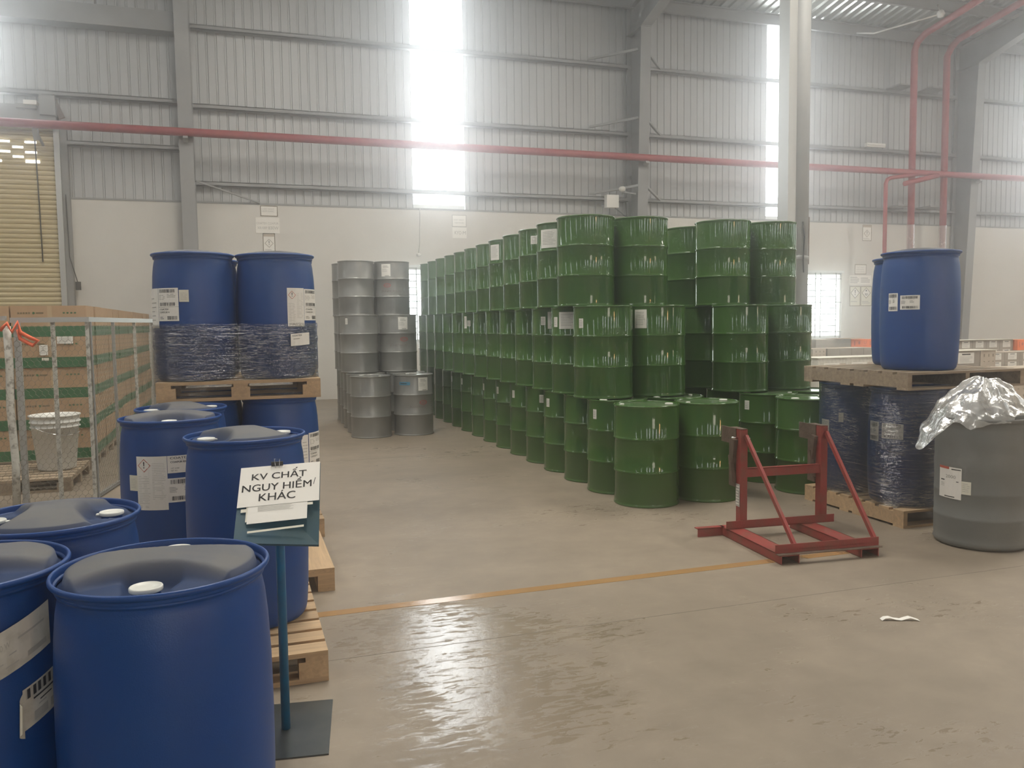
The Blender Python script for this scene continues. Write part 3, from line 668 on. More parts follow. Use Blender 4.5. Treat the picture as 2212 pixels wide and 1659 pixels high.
for i in range(2):
    steel(1.87-.03*i, 13.72+.6*i, 2*H, 'grey top tier drum, left column, %s one' % ('front', 'rear')[i], 'grey drums, top tier', me=ME_S)
    r2 = steel(2.47, 13.78+.6*i, 2*H, 'grey top tier drum, right column, %s one' % ('front', 'rear')[i], 'grey drums, top tier', me=ME_S, labels=[(-135, -104, .63, .83, 'notice')] if i == 0 else ())
    if i == 0: drum_print(r2, -116, .485, -137, .37, .36)

# ------------------------------------------------------------------ plastic drums
def smooth(a, b, x): t_ = max(0, min(1, (x-a)/(b-a))); return t_*t_*(3-2*t_)
def hdpe_mesh(mat='blue_hdpe', top='blue_dusty', HH=.93, dome=1.0):
    m_ = MB(); e_ = HH-.93
    prof = [(.215, .004), (.245, 0), (.262, .008), (.273, .028), (.279, .06), (.286, .16), (.2905, .32), (.2915, .48), (.2895, .64), (.284, .76), (.2775, .83), (.271, .865), (.2675, .880),
            (.269, .886), (.276, .889), (.2775, .893), (.276, .897), (.272, .900), (.275, .906), (.283, .909), (.289, .912), (.2925, .917), (.293, .922), (.291, .927), (.287, .9295), (.284, .929), (.2815, .924), (.280, .912), (.279, .900)]
    prof = [(r, z+e_*smooth(.1, .8, z)) for r, z in prof]
    m_.lathe(prof, mat, 96, top=False)
    nr, na = 30, 120; rings = []; dust = {}
    for i in range(nr+1):
        r = .277*(1-i/nr) + .0005
        ring = []
        for j in range(na):
            a = 2*pi*j/na; p, q = r*cos(a), r*sin(a); ap = abs(p)
            plat = .930*dome+.920*(1-dome)+(.004+.030*dome)*(1-(r/.27)**2)
            bnd = .070+1.5*q*q
            t_ = smooth(bnd, bnd+.055, ap)
            hw = .05+.28*max(0, .20-ap)
            wd = 1-smooth(hw-.012, hw+.012, abs(q))
            low = .898+.012*(1-wd)-.012*wd*smooth(.1, .16, ap)+.05*max(0, .26-r)*(1-wd)
            z = plat*(1-t_) + low*t_
            ch = smooth(.262, .252, r) if r > .252 else 1
            z = .893*(1-ch)+z*ch if r > .252 else z
            z += e_
            ring.append(m_.add([(p, q, z)])); dust[ring[-1]] = (1-t_)*smooth(.262, .235, r)*(.9 if r > 0 else 1)
        rings.append(ring)
    for i in range(nr):
        for j in range(na): m_.face((rings[i][j], rings[i][(j+1) % na], rings[i+1][(j+1) % na], rings[i+1][j]), top, True)
    me = m_.mesh('plastic_drum')
    at_ = me.attributes.new('dust', 'FLOAT', 'POINT')
    for kx, v in dust.items(): at_.data[kx].value = v
    return me
ME_B = hdpe_mesh(); ME_B2 = hdpe_mesh(HH=.925, dome=0); ME_B3 = hdpe_mesh(dome=0)
cm = MB(); cm.lathe([(.0415, 0), (.0425, .003), (.0425, .010), (.041, .0125), (.038, .013), (.037, .0115), (.010, .0115), (.0005, .012)], 'white_cap', 40)
cm.lathe([(.036, -.02), (.036, 0)], 'blue_hdpe', 24, top=False, bot=False); cm.box((-.012, -.052, .001), (.012, -.036, .006), 'white_cap')
CAP_W = cm.mesh('screw_cap')
def hdpe(x, y, z, rz, lb, group=None, arts=(), me=None, caps=True):
    r_ = empty('plastic_drum', (x, y, z), lb, 'drum', group)
    inst('drum_body', me or ME_B, r_, rz=radians(rz))
    if caps:
        for s_ in (1, -1):
            a = radians(rz); c_ = inst('screw_cap', CAP_W, r_, (.193*s_*cos(a), .193*s_*sin(a), .912), radians(rz-90*s_))
    for art in arts: art(r_)
    return r_
RB = .2922
def art_hazard(a0, a1, z0, z1, lift=0.0):
    def f(r_):
        rr = RB+lift; w_ = radians(a1-a0)*rr; d = Deco(cyl(rr, a0))
        d.quad(0, z0, w_, z1, 'paper', .001); d2 = Deco(cyl(rr, a0)).diamond(w_*.27, z1-.052, w_*.22)
        d.lines(w_*.06, z0+.035, w_*.46, z1-.11, 17, 'ink_grey', .18, 3).lines(w_*.53, z0+.06, w_*.95, z1-.035, 22, 'ink_grey', .18, 5)
        d.lines(w_*.06, z0+.012, w_*.4, z0+.028, 2, 'ink_grey', .3, 6)
        d2.build('hazard_symbol', d.build('hazard_label', r_))
    return f
def art_small(a0, a1, z0, z1, mat='paper_cream', lift=0.0):
    def f(r_):
        rr = RB+lift; w_ = radians(a1-a0)*rr; d = Deco(cyl(rr, a0)); d.quad(0, z0, w_, z1, mat, .001); d.lines(w_*.15, z0+(z1-z0)*.15, w_*.9, z1-(z1-z0)*.2, 6, 'ink_grey', .2); d.build('label', r_)
    return f
def art_brand(a0, a1, z0, z1, lift=0.0):
    def f(r_):
        rr = RB+lift; w_ = radians(a1-a0)*rr; h_ = z1-z0; d = Deco(cyl(rr, a0)); d.quad(0, z0, w_, z1, 'paper', .001)
        d.text('COATEX', w_*.08, z1-h_*.20, w_*.66, z1-h_*.07, 'ink', bold=.03).lines(w_*.35, z1-h_*.27, w_*.68, z1-h_*.23, 1, 'ink_grey')
        d.text('COAPUR 830 W', w_*.09, z1-h_*.42, w_*.70, z1-h_*.31, 'ink', bold=.02)
        d.text('LOT 21060', w_*.10, z0+h_*.24, w_*.34, z0+h_*.32, 'ink').text('NET KG', w_*.10, z0+h_*.10, w_*.28, z0+h_*.18, 'ink')
        d.bars(w_*.54, z0+h_*.10, w_*.95, z0+h_*.34, 4); d.build('brand_label', r_)
    return f
def art_bars(a0, a1, z0, z1, lift=0.0, brand=False):
    def f(r_):
        rr = RB+lift; w_ = radians(a1-a0)*rr; h_ = z1-z0; d = Deco(cyl(rr, a0)); d.quad(0, z0, w_, z1, 'paper', .001)
        if brand:
            d.bars(w_*.08, z1-h_*.14, w_*.85, z1-h_*.04, 2); d.lines(w_*.05, z1-h_*.36, w_*.4, z1-h_*.20, 4, 'ink_grey', .3).lines(w_*.5, z1-h_*.3, w_*.9, z1-h_*.17, 3, 'ink_grey', .35)
            d.bars(w_*.08, z0+h_*.46, w_*.85, z0+h_*.56, 3); d.quad(0, z0+h_*.425, w_, z0+h_*.43, 'ink', .002)
            d.text('COATEX', w_*.08, z0+h_*.33, w_*.55, z0+h_*.38, 'ink', bold=.02).text('COAPUR 830 W', w_*.08, z0+h_*.24, w_*.6, z0+h_*.29, 'ink')
            d.bars(w_*.48, z0+h_*.04, w_*.92, z0+h_*.15, 6); d.lines(w_*.08, z0+h_*.05, w_*.3, z0+h_*.14, 2, 'ink', .3)
        else:
            d.bars(w_*.09, z1-h_*.24, w_*.88, z1-h_*.06, 2).lines(w_*.42, z1-h_*.29, w_*.85, z1-h_*.26, 1, 'ink_grey', .6)
            d.lines(w_*.05, z0+h_*.40, w_*.30, z0+h_*.64, 5, 'ink', .25).lines(w_*.5, z0+h_*.46, w_*.72, z0+h_*.66, 3, 'ink', .25)
            d.bars(w_*.12, z0+h_*.08, w_*.90, z0+h_*.25, 7)
        d.build('barcode_label', r_)
    return f
def art_tilted(r_):
    rr = RB; d = Deco(cyl(rr, -92), .03); w_ = .325; sk = .34
    z_ = -.055
    d.quad(0, .665+z_, w_, .79+z_, 'paper_old', .001, sk)
    d.quad(.02, .775+z_, .13, .787+z_, 'ink_grey', .002, sk).quad(.25, .765+z_, .31, .780+z_, 'ink_grey', .002, sk)
    d.text('COATEX', .13, .768+z_+.13*sk, .17, .784+z_+.13*sk, 'ink_blue', sk=sk).text('COAPUR 830 W', .10, .738+z_+.10*sk, .205, .755+z_+.10*sk, 'ink_grey', sk=sk)
    d.quad(.225, .745+z_+.225*sk, .305, .751+z_+.225*sk, 'ink_grey', .002, sk)
    for x0, z0, x1 in ((.15, .70, .185), (.20, .715, .22), (.19, .685, .225)): d.quad(x0, z0+z_+x0*sk, x1, z0+.004+z_+x0*sk, 'ink_grey', .002, sk)
    d.build('label', r_)
def art_peeling(r_):
    rr = RB; d = Deco(cyl(rr, -47), .02); sk = .30
    q_ = lambda x0, z0, x1, z1, mt, l=.0018: d.quad(x0, z0+x0*sk, x1, z1+x0*sk, mt, l, sk)
    q_(0.0, .505, .12, .62, 'paper_old', .001); q_(.008, .588, .115, .615, 'ink_grey')
    for x in (.012, .03, .045, .062, .08, .10): q_(x, .588, x+.009, .615, 'ink', .0022)
    q_(.03, .515, .075, .54, 'ink_grey'); q_(.085, .515, .11, .54, 'ink_grey'); q_(.03, .575, .1, .580, 'ink'); q_(.05, .560, .09, .564, 'ink'); q_(.045, .550, .07, .554, 'ink_grey')
    n = 10; ks = []
    for i in range(n+1):
        a = i/n; ks.append(d.m.add([d.fn(-.022*sin(a*2.2)+.006*a, .485+.02*a, .002+.010*a), d.fn(-.020*sin(a*2.0)+.010*a, .612-.03*a, .002+.010*a)]))
    for i in range(n): d.m.face((ks[i], ks[i+1], ks[i+1]+1, ks[i]+1), 'paper_cream', True)
    d.build('peeling_label', r_)

# foreground drums on the floor
hdpe(-.225, 2.53, 0, -98, 'large blue plastic drum in front, unlabelled, beside the sign stand')
hdpe(-.79, 2.72, 0, -65, 'blue drum at the left picture edge with crooked torn label', arts=(art_tilted, art_peeling))
hdpe(-.66, 3.36, 0, 0, 'blue drum on the floor behind the front pair, dusty lid, fence side')
# on pallets
hdpe(.02, 4.33, .141, 20, 'blue drum alone on the near pallet, behind the paper sign', arts=())
hdpe(-.40, 5.37, .141, -88, 'blue drum with long hazard label and COATEX label', arts=(art_hazard(-126, -91.4, .42, .73), art_small(-137.5, -125, .53, .62), art_brand(-91, -55, .63, .73), art_bars(-91.5, -57, .46, .60)))
hdpe(-.375, 5.97, .141, 18, 'blue drum squeezed between the COATEX drum and the pallet stack')
# the stack
PT = .141
hdpe(-.293, 6.64, PT, 30, 'lower left blue drum of the wrapped pallet stack', 'lower drums under the left pallet stack', caps=False, me=ME_B3)
hdpe(.293, 6.64, PT, 30, 'lower right blue drum of the pallet stack with barcode label', 'lower drums under the left pallet stack', caps=False, me=ME_B3, arts=(art_small(-62, -49.5, .42, .64, 'paper'), art_bars(-48, -13, .40, .65, brand=True)))
hdpe(-.262, 7.235, PT, 30, 'lower rear left blue drum of the stack', 'lower drums under the left pallet stack', caps=False, me=ME_B3)
hdpe(.326, 7.235, PT, 30, 'lower rear right blue drum of the stack', 'lower drums under the left pallet stack', caps=False, me=ME_B3)
ZU = 2*PT+.93
hdpe(-.293, 6.64, ZU, 110, 'upper left blue drum of the wrapped stack with barcode label', 'upper drums on the left pallet stack', caps=False, arts=(art_bars(-143, -109, 1.65-ZU, 1.885-ZU, brand=True), art_small(-108, -94.8, 1.785-ZU, 1.87-ZU), art_small(-185, -143.5, 1.60-ZU, 1.885-ZU, 'paper')))
hdpe(.293, 6.64, ZU, 70, 'upper right blue drum of the wrapped stack with hazard diamond', 'upper drums on the left pallet stack', caps=False, arts=(art_hazard(-77, -49.6, 1.60-ZU, 1.885-ZU), art_bars(-49.2, -12, 1.645-ZU, 1.88-ZU, brand=True)))
hdpe(-.262, 7.235, ZU, 50, 'upper rear left blue drum of the wrapped stack', 'upper drums on the left pallet stack', caps=False)
hdpe(.326, 7.235, ZU, 50, 'upper rear right blue drum of the wrapped stack', 'upper drums on the left pallet stack', caps=False)
# right hand pallets
PR = .135; ZR = PR*2+.925
for (x, y, w_) in ((5.08, 5.28, 'near left'), (5.68, 5.28, 'near right'), (5.08, 5.88, 'far left'), (5.68, 5.88, 'far right')):
    arts = ()
    if w_ == 'far left': arts = (art_small(166, 186, .47, .61, 'paper'), art_small(-156, -148, .60, .68))
    if w_ == 'near left': arts = (art_bars(160, 182, .50, .655), art_bars(-172, -139, .53, .65))
    hdpe(x, y, PR, 0, 'film wrapped blue drum on the right floor pallet, %s' % w_, 'wrapped drums on the right floor pallet', me=ME_B2, caps=False, arts=arts)
hdpe(5.185, 5.29, ZR, 20, 'blue drum standing on the upper right pallet, front one with two labels', 'drums on the upper right pallet', caps=False, arts=(art_bars(177, 194, 1.66-ZR, 1.80-ZR), art_bars(-162, -134, 1.67-ZR, 1.78-ZR)))
hdpe(5.61, 5.86, ZR, 20, 'dark blue drum on the upper right pallet, half hidden behind', 'drums on the upper right pallet', caps=False)

# grey open drum with plastic bag
gd = empty('grey_drum', (5.0, 4.5, 0), 'grey plastic drum covered by a crumpled clear bag', 'drum')
pf = [(.25, 0), (.29, .008), (.302, .03), (.296, .05), (.298, .10), (.300, .20), (.3015, .215), (.298, .22), (.300, .38), (.302, .39), (.299, .397), (.300, .52), (.303, .60), (.3005, .61), (.300, .72), (.296, .83), (.290, .875), (.297, .880), (.305, .886), (.306, .905), (.300, .912), (.290, .908), (.286, .86), (.286, .80)]
MB().lathe(pf, 'grey_hdpe', 96, top=False).lathe([(.286, .80), (.1, .80), (.001, .80)], 'grey_hdpe', 48, bot=False).build('drum_body', gd)
d = Deco(cyl(.3015, 164)); w_ = radians(35)*.3015
d.quad(0, .345, w_, .565, 'paper', .001, -.02).quad(0, .548, w_*.5, .565, 'ink_red', .002, -.02)
d.quad(w_*.6, .545, w_*.97, .552, 'ink', .002).text('2000', w_*.35, .485, w_*.78, .507, 'ink_grey').lines(w_*.1, .46, w_*.35, .475, 1, 'ink', .5).lines(w_*.1, .42, w_*.3, .45, 3, 'ink_grey', .3).lines(w_*.8, .46, w_*.92, .47, 1, 'ink', .5)
d.quad(w_*.3, .352, w_*.75, .358, 'ink', .002); d.build('shipping_label', gd)
d = Deco(cyl(.3015, -161)); d.quad(0, .385, .062, .475, 'paper_cream', .0012).lines(.008, .40, .054, .465, 5, 'ink_grey', .2); d.build('label', gd)
# bag
m_ = MB(); nr, na = 40, 160; rings = []
for i in range(nr+1):
    f = i/nr; ring = []
    for j in range(na):
        a = 2*pi*j/na
        dx_ = max(0, cos(a-radians(168))); tip = dx_**10
        R_ = .335+.025*sin(5*a+1)+.02*sin(9*a)+.12*tip
        r = R_*f+.004
        fold = .042*sin(6*a+2.2*sin(3*a))*min(1, f*2)*(1-.3*f)
        z = 1.175-.235*min(1, r/.30)**1.7 if r < .30 else .940-(r-.30)*(1.3+.2*tip)
        z += fold*(1 if r < .29 else .25)
        if r < .318: z = max(z, .928)
        v = Vector((r*cos(a), r*sin(a), z))
        nz = noise.noise(v*12+Vector((3, 1, 7)))*.018+abs(noise.noise(v*26))*.010
        v += Vector((cos(a)*.6, sin(a)*.6, 1))*nz
        ring.append(m_.add([v]))
    rings.append(ring)
for i in range(nr):
    for j in range(na): m_.face((rings[i][j], rings[i][(j+1) % na], rings[i+1][(j+1) % na], rings[i+1][j]), 'clear_plastic', True)
m_.face(rings[0][::-1], 'clear_plastic')
bagm = m_.build('plastic_bag', None, (5.02, 4.52, 0)); tag(bagm, 'crumpled clear plastic bag draped over the grey drum', 'plastic bag')

# ------------------------------------------------------------------ pallets
def boxmesh(a, b, c, mat, name): return MB().box((-a/2, -b/2, 0), (a/2, b/2, c), mat).mesh(name)
def block_pallet(x0, y0, z, L, W, lb, group, deck='x', mat='wood_pale', nd=7):
    r_ = empty('pallet', (x0+L/2, y0+W/2, z), lb, 'pallet', group)
    A, B = (L, W) if deck == 'x' else (W, L)     # boards run along A, repeat along B
    rz = 0 if deck == 'x' else pi/2
    bw = B/nd*.80
    me = boxmesh(A, bw, .022, mat, 'deck_board'); st = boxmesh(B, .10, .022, mat, 'cross'); bl_ = boxmesh(.10, .13, .075, mat, 'block')
    bt = boxmesh(A, .10, .022, mat, 'bottom_board')
    c, s_ = cos(rz), sin(rz)
    P_ = lambda u, v, zz: (u*c-v*s_, u*s_+v*c, zz)
    for i in range(nd): inst('deck_board', me, r_, P_(0, -B/2+bw/2+(B-bw)*i/(nd-1), .119), rz)
    for u in (-A/2+.05, 0, A/2-.05): inst('cross_board', st, r_, P_(u, 0, .097), rz+pi/2)
    for v in (-B/2+.05, 0, B/2-.05):
        inst('bottom_board', bt, r_, P_(0, v, 0), rz)
        for u in (-A/2+.065, 0, A/2-.065): inst('block', bl_, r_, P_(u, v, .022), rz+pi/2)
    return r_
block_pallet(-.80, 3.73, 0, 1.14, 1.14, 'pale wooden pallet nearest the sign stand, under the lone drum', 'left floor pallets', 'x', nd=8)
block_pallet(-.66, 5.02, 0, 1.17, 1.14, 'wooden pallet under the COATEX drum, corner with dark knot', 'left floor pallets', 'y', nd=6)
block_pallet(-.56, 6.35, 0, 1.14, 1.16, 'wooden pallet on the floor under the drum stack', 'left floor pallets', 'x')
block_pallet(-.56, 6.33, PT+.93, 1.14, 1.18, 'raised wooden pallet between the two drum layers, left stack', None, 'x')
def stringer_pallet(x0, y0, z, L, W, lb, mat, hh=.135):
    r_ = empty('pallet', (x0+L/2, y0+W/2, z), lb, 'pallet', 'right pallets')
    nd = 8; bw = W/nd*.74
    me = boxmesh(L, bw, .018, mat, 'deck_board'); sg = boxmesh(.038, W, hh-.036, mat, 'stringer')
    for i in range(nd): inst('deck_board', me, r_, (0, -W/2+bw/2+(W-bw)*i/(nd-1), hh-.018))
    for i in (0, 3, 4, 7): inst('bottom_board', me, r_, (0, -W/2+bw/2+(W-bw)*i/(nd-1), 0))
    for u in (-L/2+.019, 0, L/2-.019): inst('stringer', sg, r_, (u, 0, .018))
    return r_
stringer_pallet(4.775, 4.98, 0, 1.17, 1.16, 'wooden floor pallet under the film wrapped drums, right side', 'wood_pale')
stringer_pallet(4.76, 4.95, PR+.925, 1.15, 1.20, 'worn wooden pallet lying on top of the wrapped drums, right side', 'wood_worn')

# stretch film wraps
def wrap(name, cx, cy, dx, dy, r, z0, z1, lb, seed, sag=0.0):
    m_ = MB(); n = 160; nz = 40; rings = []
    for i in range(nz+1):
        z = z0+(z1-z0)*i/nz; ring = []
        for j in range(n):
            # rounded rectangle path
            per = 2*pi*r+4*dx+4*dy; s_ = per*j/n
            segs = [(2*dx, 'l', (-dx, -dy-r), (1, 0)), (pi*r/2, 'a', (dx, -dy), -90), (2*dy, 'l', (dx+r, -dy), (0, 1)), (pi*r/2, 'a', (dx, dy), 0), (2*dx, 'l', (dx, dy+r), (-1, 0)), (pi*r/2, 'a', (-dx, dy), 90), (2*dy, 'l', (-dx-r, dy), (0, -1)), (pi*r/2, 'a', (-dx, -dy), 180)]
            for Ls, ty, p, q in segs:
                if s_ <= Ls:
                    if ty == 'l':
                        f = s_/Ls; x, y = p[0]+q[0]*s_, p[1]+q[1]*s_; nx, ny = q[1], -q[0]
                        dep = .035*sin(pi*f)
                        x -= nx*dep; y -= ny*dep
                    else:
                        a = radians(q)+s_/r; nx, ny = cos(a), sin(a); x, y = p[0]+r*nx, p[1]+r*ny
                    break
                s_ -= Ls
            v = Vector((x*3, y*3, z*26+seed)); w_ = noise.noise(v)*.006+noise.noise(Vector((x*9, y*9, z*60+seed)))*.003
            zz = z + (.012*noise.noise(Vector((x*4, y*4, seed))) if i in (0, nz) else 0)
            ring.append(m_.add([(cx+x+nx*(w_+.004), cy+y+ny*(w_+.004), zz)]))
        rings.append(ring)
    for i in range(nz):
        for j in range(n): m_.face((rings[i][j], rings[i][(j+1) % n], rings[i+1][(j+1) % n], rings[i+1][j]), 'stretch_film', True)
    o = m_.build(name); tag(o, lb, 'plastic film'); return o
wrap('stretch_wrap', 0, 6.935, .29, .295, .300, 1.09, 1.625, 'clear stretch film around the lower half of the raised left drums', 3)
wrap('stretch_wrap', 5.375, 5.57, .295, .29, .300, .06, 1.055, 'clear stretch film around the four drums of the right floor pallet', 9)
# a sticker on the film
d = Deco(lambda x, z, l: (.29+(.305+l)*cos(radians(-74)+x/.305), 6.64+(.305+l)*sin(radians(-74)+x/.305), z))
d.quad(0, 1.455, .165, 1.545, 'paper', .004, .06).text('COATEX', .012, 1.525, .09, 1.537, 'ink', .006, sk=.06).quad(.02, 1.505, .07, 1.510, 'ink_grey', .006, .06).bars(.03, 1.465, .08, 1.482, 3)
tag(d.m.build('sticker'), 'white COATEX sticker on the stretch film, right raised drum', 'label')

# ------------------------------------------------------------------ drum lifting rack
rk = empty('drum_lifting_rack', (3.33, 4.51, 0), 'red steel forklift drum carrier frame standing on the floor', 'rack', rz=radians(-4.8))
def chan(x0, nm='fork_channel', y1=.86):
    m_ = MB(); w_, h_, t_ = .135, .062, .006
    m_.box((x0, 0, h_-t_), (x0+w_, y1, h_), 'red_steel').box((x0, 0, 0), (x0+t_, y1, h_), 'red_steel').box((x0+w_-t_, 0, 0), (x0+w_, y1, h_), 'red_steel').box((x0, 0, 0), (x0+w_, y1, t_), 'rust_steel')
    m_.build(nm, rk)
chan(0); chan(.60)
MB().box((-.20, .80, .0), (.02, .806, .062), 'red_steel').box((-.20, .80, .056), (.02, .86, .062), 'red_steel').build('side_foot', rk)
MB().box((-.02, .035, .085), (.76, .041, .125), 'red_steel').box((-.02, -.005, .062), (.76, .041, .068), 'rust_steel').box((-.02, .035, .062), (.76, .041, .09), 'red_steel').build('front_bar', rk)
MB().box((-.01, .72, .062), (.89, .726, .122), 'red_steel').box((-.01, .72, .062), (.89, .76, .068), 'red_steel').build('rear_bar', rk)
for x in (.115, .785):
    MB().box((x, .735, .062), (x+.05, .741, .80), 'red_steel').box((x-.006, .735, .062), (x, .80, .80), 'red_steel').build('upright', rk)
MB().box((.165, .745, .44), (.785, .751, .505), 'red_steel').box((.165, .745, .499), (.785, .785, .505), 'red_steel').build('cross_bar', rk)
for x, xb in ((.15, .145), (.82, .755)):
    MB().beam((x, .73, .75), (xb, .05, .075), .03, .022, 'red_steel', (1, 0, 0)).build('diagonal_brace', rk)
for i, x in enumerate((.115, .785)):
    m_ = MB().box((x-.006, .735, .795), (x+.05, .90, .802), 'rust_steel')
    m_.box((x-.012, .80, .68), (x-.004, 1.02, .80), 'rust_steel').box((x-.012, .80, .36), (x-.004, .90, .68), 'rust_steel')
    m_.beam((x-.02, .80, .72), (x-.02, .84, .52), .03, .05, 'rust_steel').beam((x-.03, .84, .60), (x-.03, .80, .40), .03, .03, 'rust_steel')
    m_.build('clamp_arm', rk)
MB().tube([(.06, .79, .735), (.115, .78, .735)], .007, 'chrome', 8).lathe([(.014, 0), (.014, .01)], 'chrome', 6, (.175, .735, .73)).build('bolt', rk)
d = Deco(plane((.108, .80, .22), (0, -1, 0), (0, 0, 1), (-1, 0, 0))); d.quad(0, 0, .06, .17, 'ink_grey', .002).lines(.005, .01, .055, .16, 7, 'paper', .4, 2, .003); d.build('sticker', rk)

# ------------------------------------------------------------------ sign stand
ss = empty('sign_stand', (.13, 3.32, 0), 'blue pole sign stand with paper notice reading KV CHAT NGUY HIEM', 'sign')
TLc, TRc, BLc, BRc = Vector((-.134, .0, 1.055)), Vector((.165, .0, 1.062)), Vector((-.170, -.25, .835)), Vector((.128, -.25, .800))
ux = (TRc-TLc).normalized(); dn = (BLc-TLc); uzv = -dn.normalized(); nrm = ux.cross(uzv).normalized()
if nrm.y > 0: nrm = -nrm
W_ = (TRc-TLc).length; L_ = dn.length
m_ = MB(); k = m_.add([TLc, TRc, BRc, BLc] + [p - nrm*.012 for p in (TLc, TRc, BRc, BLc)])
for q in ((0, 3, 2, 1), (4, 5, 6, 7), (0, 1, 5, 4), (1, 2, 6, 5), (2, 3, 7, 6), (3, 0, 4, 7)): m_.face([k+i for i in q], 'sign_blue')
m_.build('sign_board', ss)
base = TLc + nrm*.0015
d = Deco(plane(base, ux, uzv, nrm), 1.0)
d.quad(.0, -.185, W_-.002, .004, 'paper', .003)
for sh_ in (0, .0012):
    for tx, xa, za, xb, zb in (('KV CHẤT', .043, -.062, .245, -.014), ('NGUY HIỂM', .0115, -.116, .266, -.064), ('KHÁC', .075, -.164, .207, -.120)): d.text(tx, xa+sh_, za, xb+sh_, zb, 'ink', .0038, .004)
d.text('/', .273, -.106, .282, -.074, 'ink', .0038, 0)
d.build('paper_notice', ss)
d = Deco(plane(base, ux, uzv, nrm), 1.0)
d.quad(.040, -.262, W_-.045, -.185, 'paper', .002).lines(.075, -.212, W_-.07, -.188, 6, 'ink_grey', .35, 4, .003).quad(.034, -.252, .045, -.185, 'paper_cream', .0015)
d.quad(.015, -.207, .037, -.192, 'paper_cream', .001).quad(W_-.045, -.200, W_-.025, -.188, 'paper_cream', .001).quad(.045, -.302, W_-.055, -.293, 'paper_cream', .001, .02)
d.build('paper_sheet', ss)
MB().box((-.022, -.003, 1.042), (.022, .006, 1.078), 'black').tube([(-.006, -.01, 1.05), (-.010, -.006, 1.09), (.010, -.006, 1.09), (.006, -.01, 1.05)], .0012, 'chrome', 6).build('binder_clip', ss)
MB().tube([(0, 0, .006), (0, -.015, .80), (0, -.03, .95)], .0175, 'pole_blue', 20).build('pole', ss)
MB().box((-.235, -.235, 0), (.175, .225, .006), 'base_steel').build('base_plate', ss, (0, 0, 0), (0, 0, radians(-8)))

# ------------------------------------------------------------------ wire fence
fn_ = empty('wire_fence', (-1.31, 8.5, 0), 'grey steel cage fence with wire netting around the cartons', 'fence')
FX, FY = -1.31, 8.5
def sx_(y): return .14*(y-8.5)
FH = 1.665
MB().box((-.62, -.02, FH), (.02, .02, FH+.045), 'steel_galv').build('top_rail', fn_)
m_ = MB().beam((0, 0, FH+.0225), (sx_(11.9), 3.4, FH+.0225), .04, .045, 'steel_galv'); m_.build('top_rail', fn_)
MB().beam((0, 0, .03), (sx_(11.9), 3.4, .03), .03, .03, 'steel_grey').build('bottom_rail', fn_)
def post(px, py, mat, w=.034, tilt=0.0): MB().box((px-w/2, py-w/2, 0), (px+w/2, py+w/2, FH), mat).build('post', fn_)
post(-.57, .0, 'steel_galv', .05); post(-.285, .01, 'white_paint_worn', .034); post(0, 0, 'white_paint_worn')
MB().box((.024, -.01, 0), (.034, .03, FH), 'steel_grey').build('corner_angle', fn_)
for yy in (.8, 1.6, 2.4, 3.2): post(sx_(8.5+yy), yy, 'white_paint_worn' if yy == 1.6 else 'steel_galv', .03)
def netting(name, fnp, L, z0, z1, parent, cell=.052):
    m_ = MB(); r = .0016; hgt = cell*.86; seg = {}
    # hexagonal netting: vertical twists and diagonals
    nx = int(L/cell); nz = int((z1-z0)/hgt)
    def ln(a, b2):
        p, q = Vector(fnp(*a)), Vector(fnp(*b2)); dd = q-p; s1 = dd.cross(Vector((.3, .8, .5))).normalized()*r; s2 = dd.cross(s1).normalized()*r
        k = m_.add([p+s1, p-s1*.5+s2*.87, p-s1*.5-s2*.87, q+s1, q-s1*.5+s2*.87, q-s1*.5-s2*.87])
        for i in range(3): m_.face((k+i, k+(i+1) % 3, k+3+(i+1) % 3, k+3+i), 'wire')
    for j in range(nz):
        off = (j % 2)*cell/2; z = z0+j*hgt
        for i in range(nx+1):
            x = i*cell+off
            if x > L: continue
            ln((x, z), (x, z+hgt*.5))
            for sg in (-1, 1):
                x2 = x+sg*cell/2
                if 0 <= x2 <= L: ln((x, z+hgt*.5), (x2, z+hgt))
    m_.build(name, parent)
netting('wire_netting', lambda s_, z: (-.60+s_, -.026, z), .60, .03, FH, fn_)
netting('wire_netting', lambda s_, z: (s_*.1386+.02, s_*.990, z), 3.3, .03, FH, fn_)
f2_ = empty('wire_gate', (-1.95, 8.45, 0), 'left fence gate with worn white post at the picture edge', 'fence')
MB().box((-.9, -.02, FH+.02), (.0, .02, FH+.06), 'steel_galv').build('top_rail', f2_)
MB().tube([(.0, 0, 0), (.012, .0, .4), (-.006, 0, .9), (.006, 0, 1.3), (0, 0, FH-.03)], .033, 'white_paint_worn', 10).build('post', f2_)
netting('wire_netting', lambda s_, z: (-.6+s_, .03, z), .60, .03, FH, f2_)
o = MB().tube([(-1.99, 8.40, 1.60), (-1.93, 8.38, 1.66), (-1.90, 8.40, 1.58), (-1.85, 8.40, 1.67), (-1.84, 8.42, 1.58), (-1.76, 8.40, 1.53), (-1.70, 8.40, 1.50), (-1.74, 8.40, 1.46), (-1.84, 8.42, 1.52), (-1.86, 8.45, 1.60)], .018, 'orange_strap', 8).build('strap')
tag(o, 'orange webbing strap tied around the fence gate posts', 'strap')
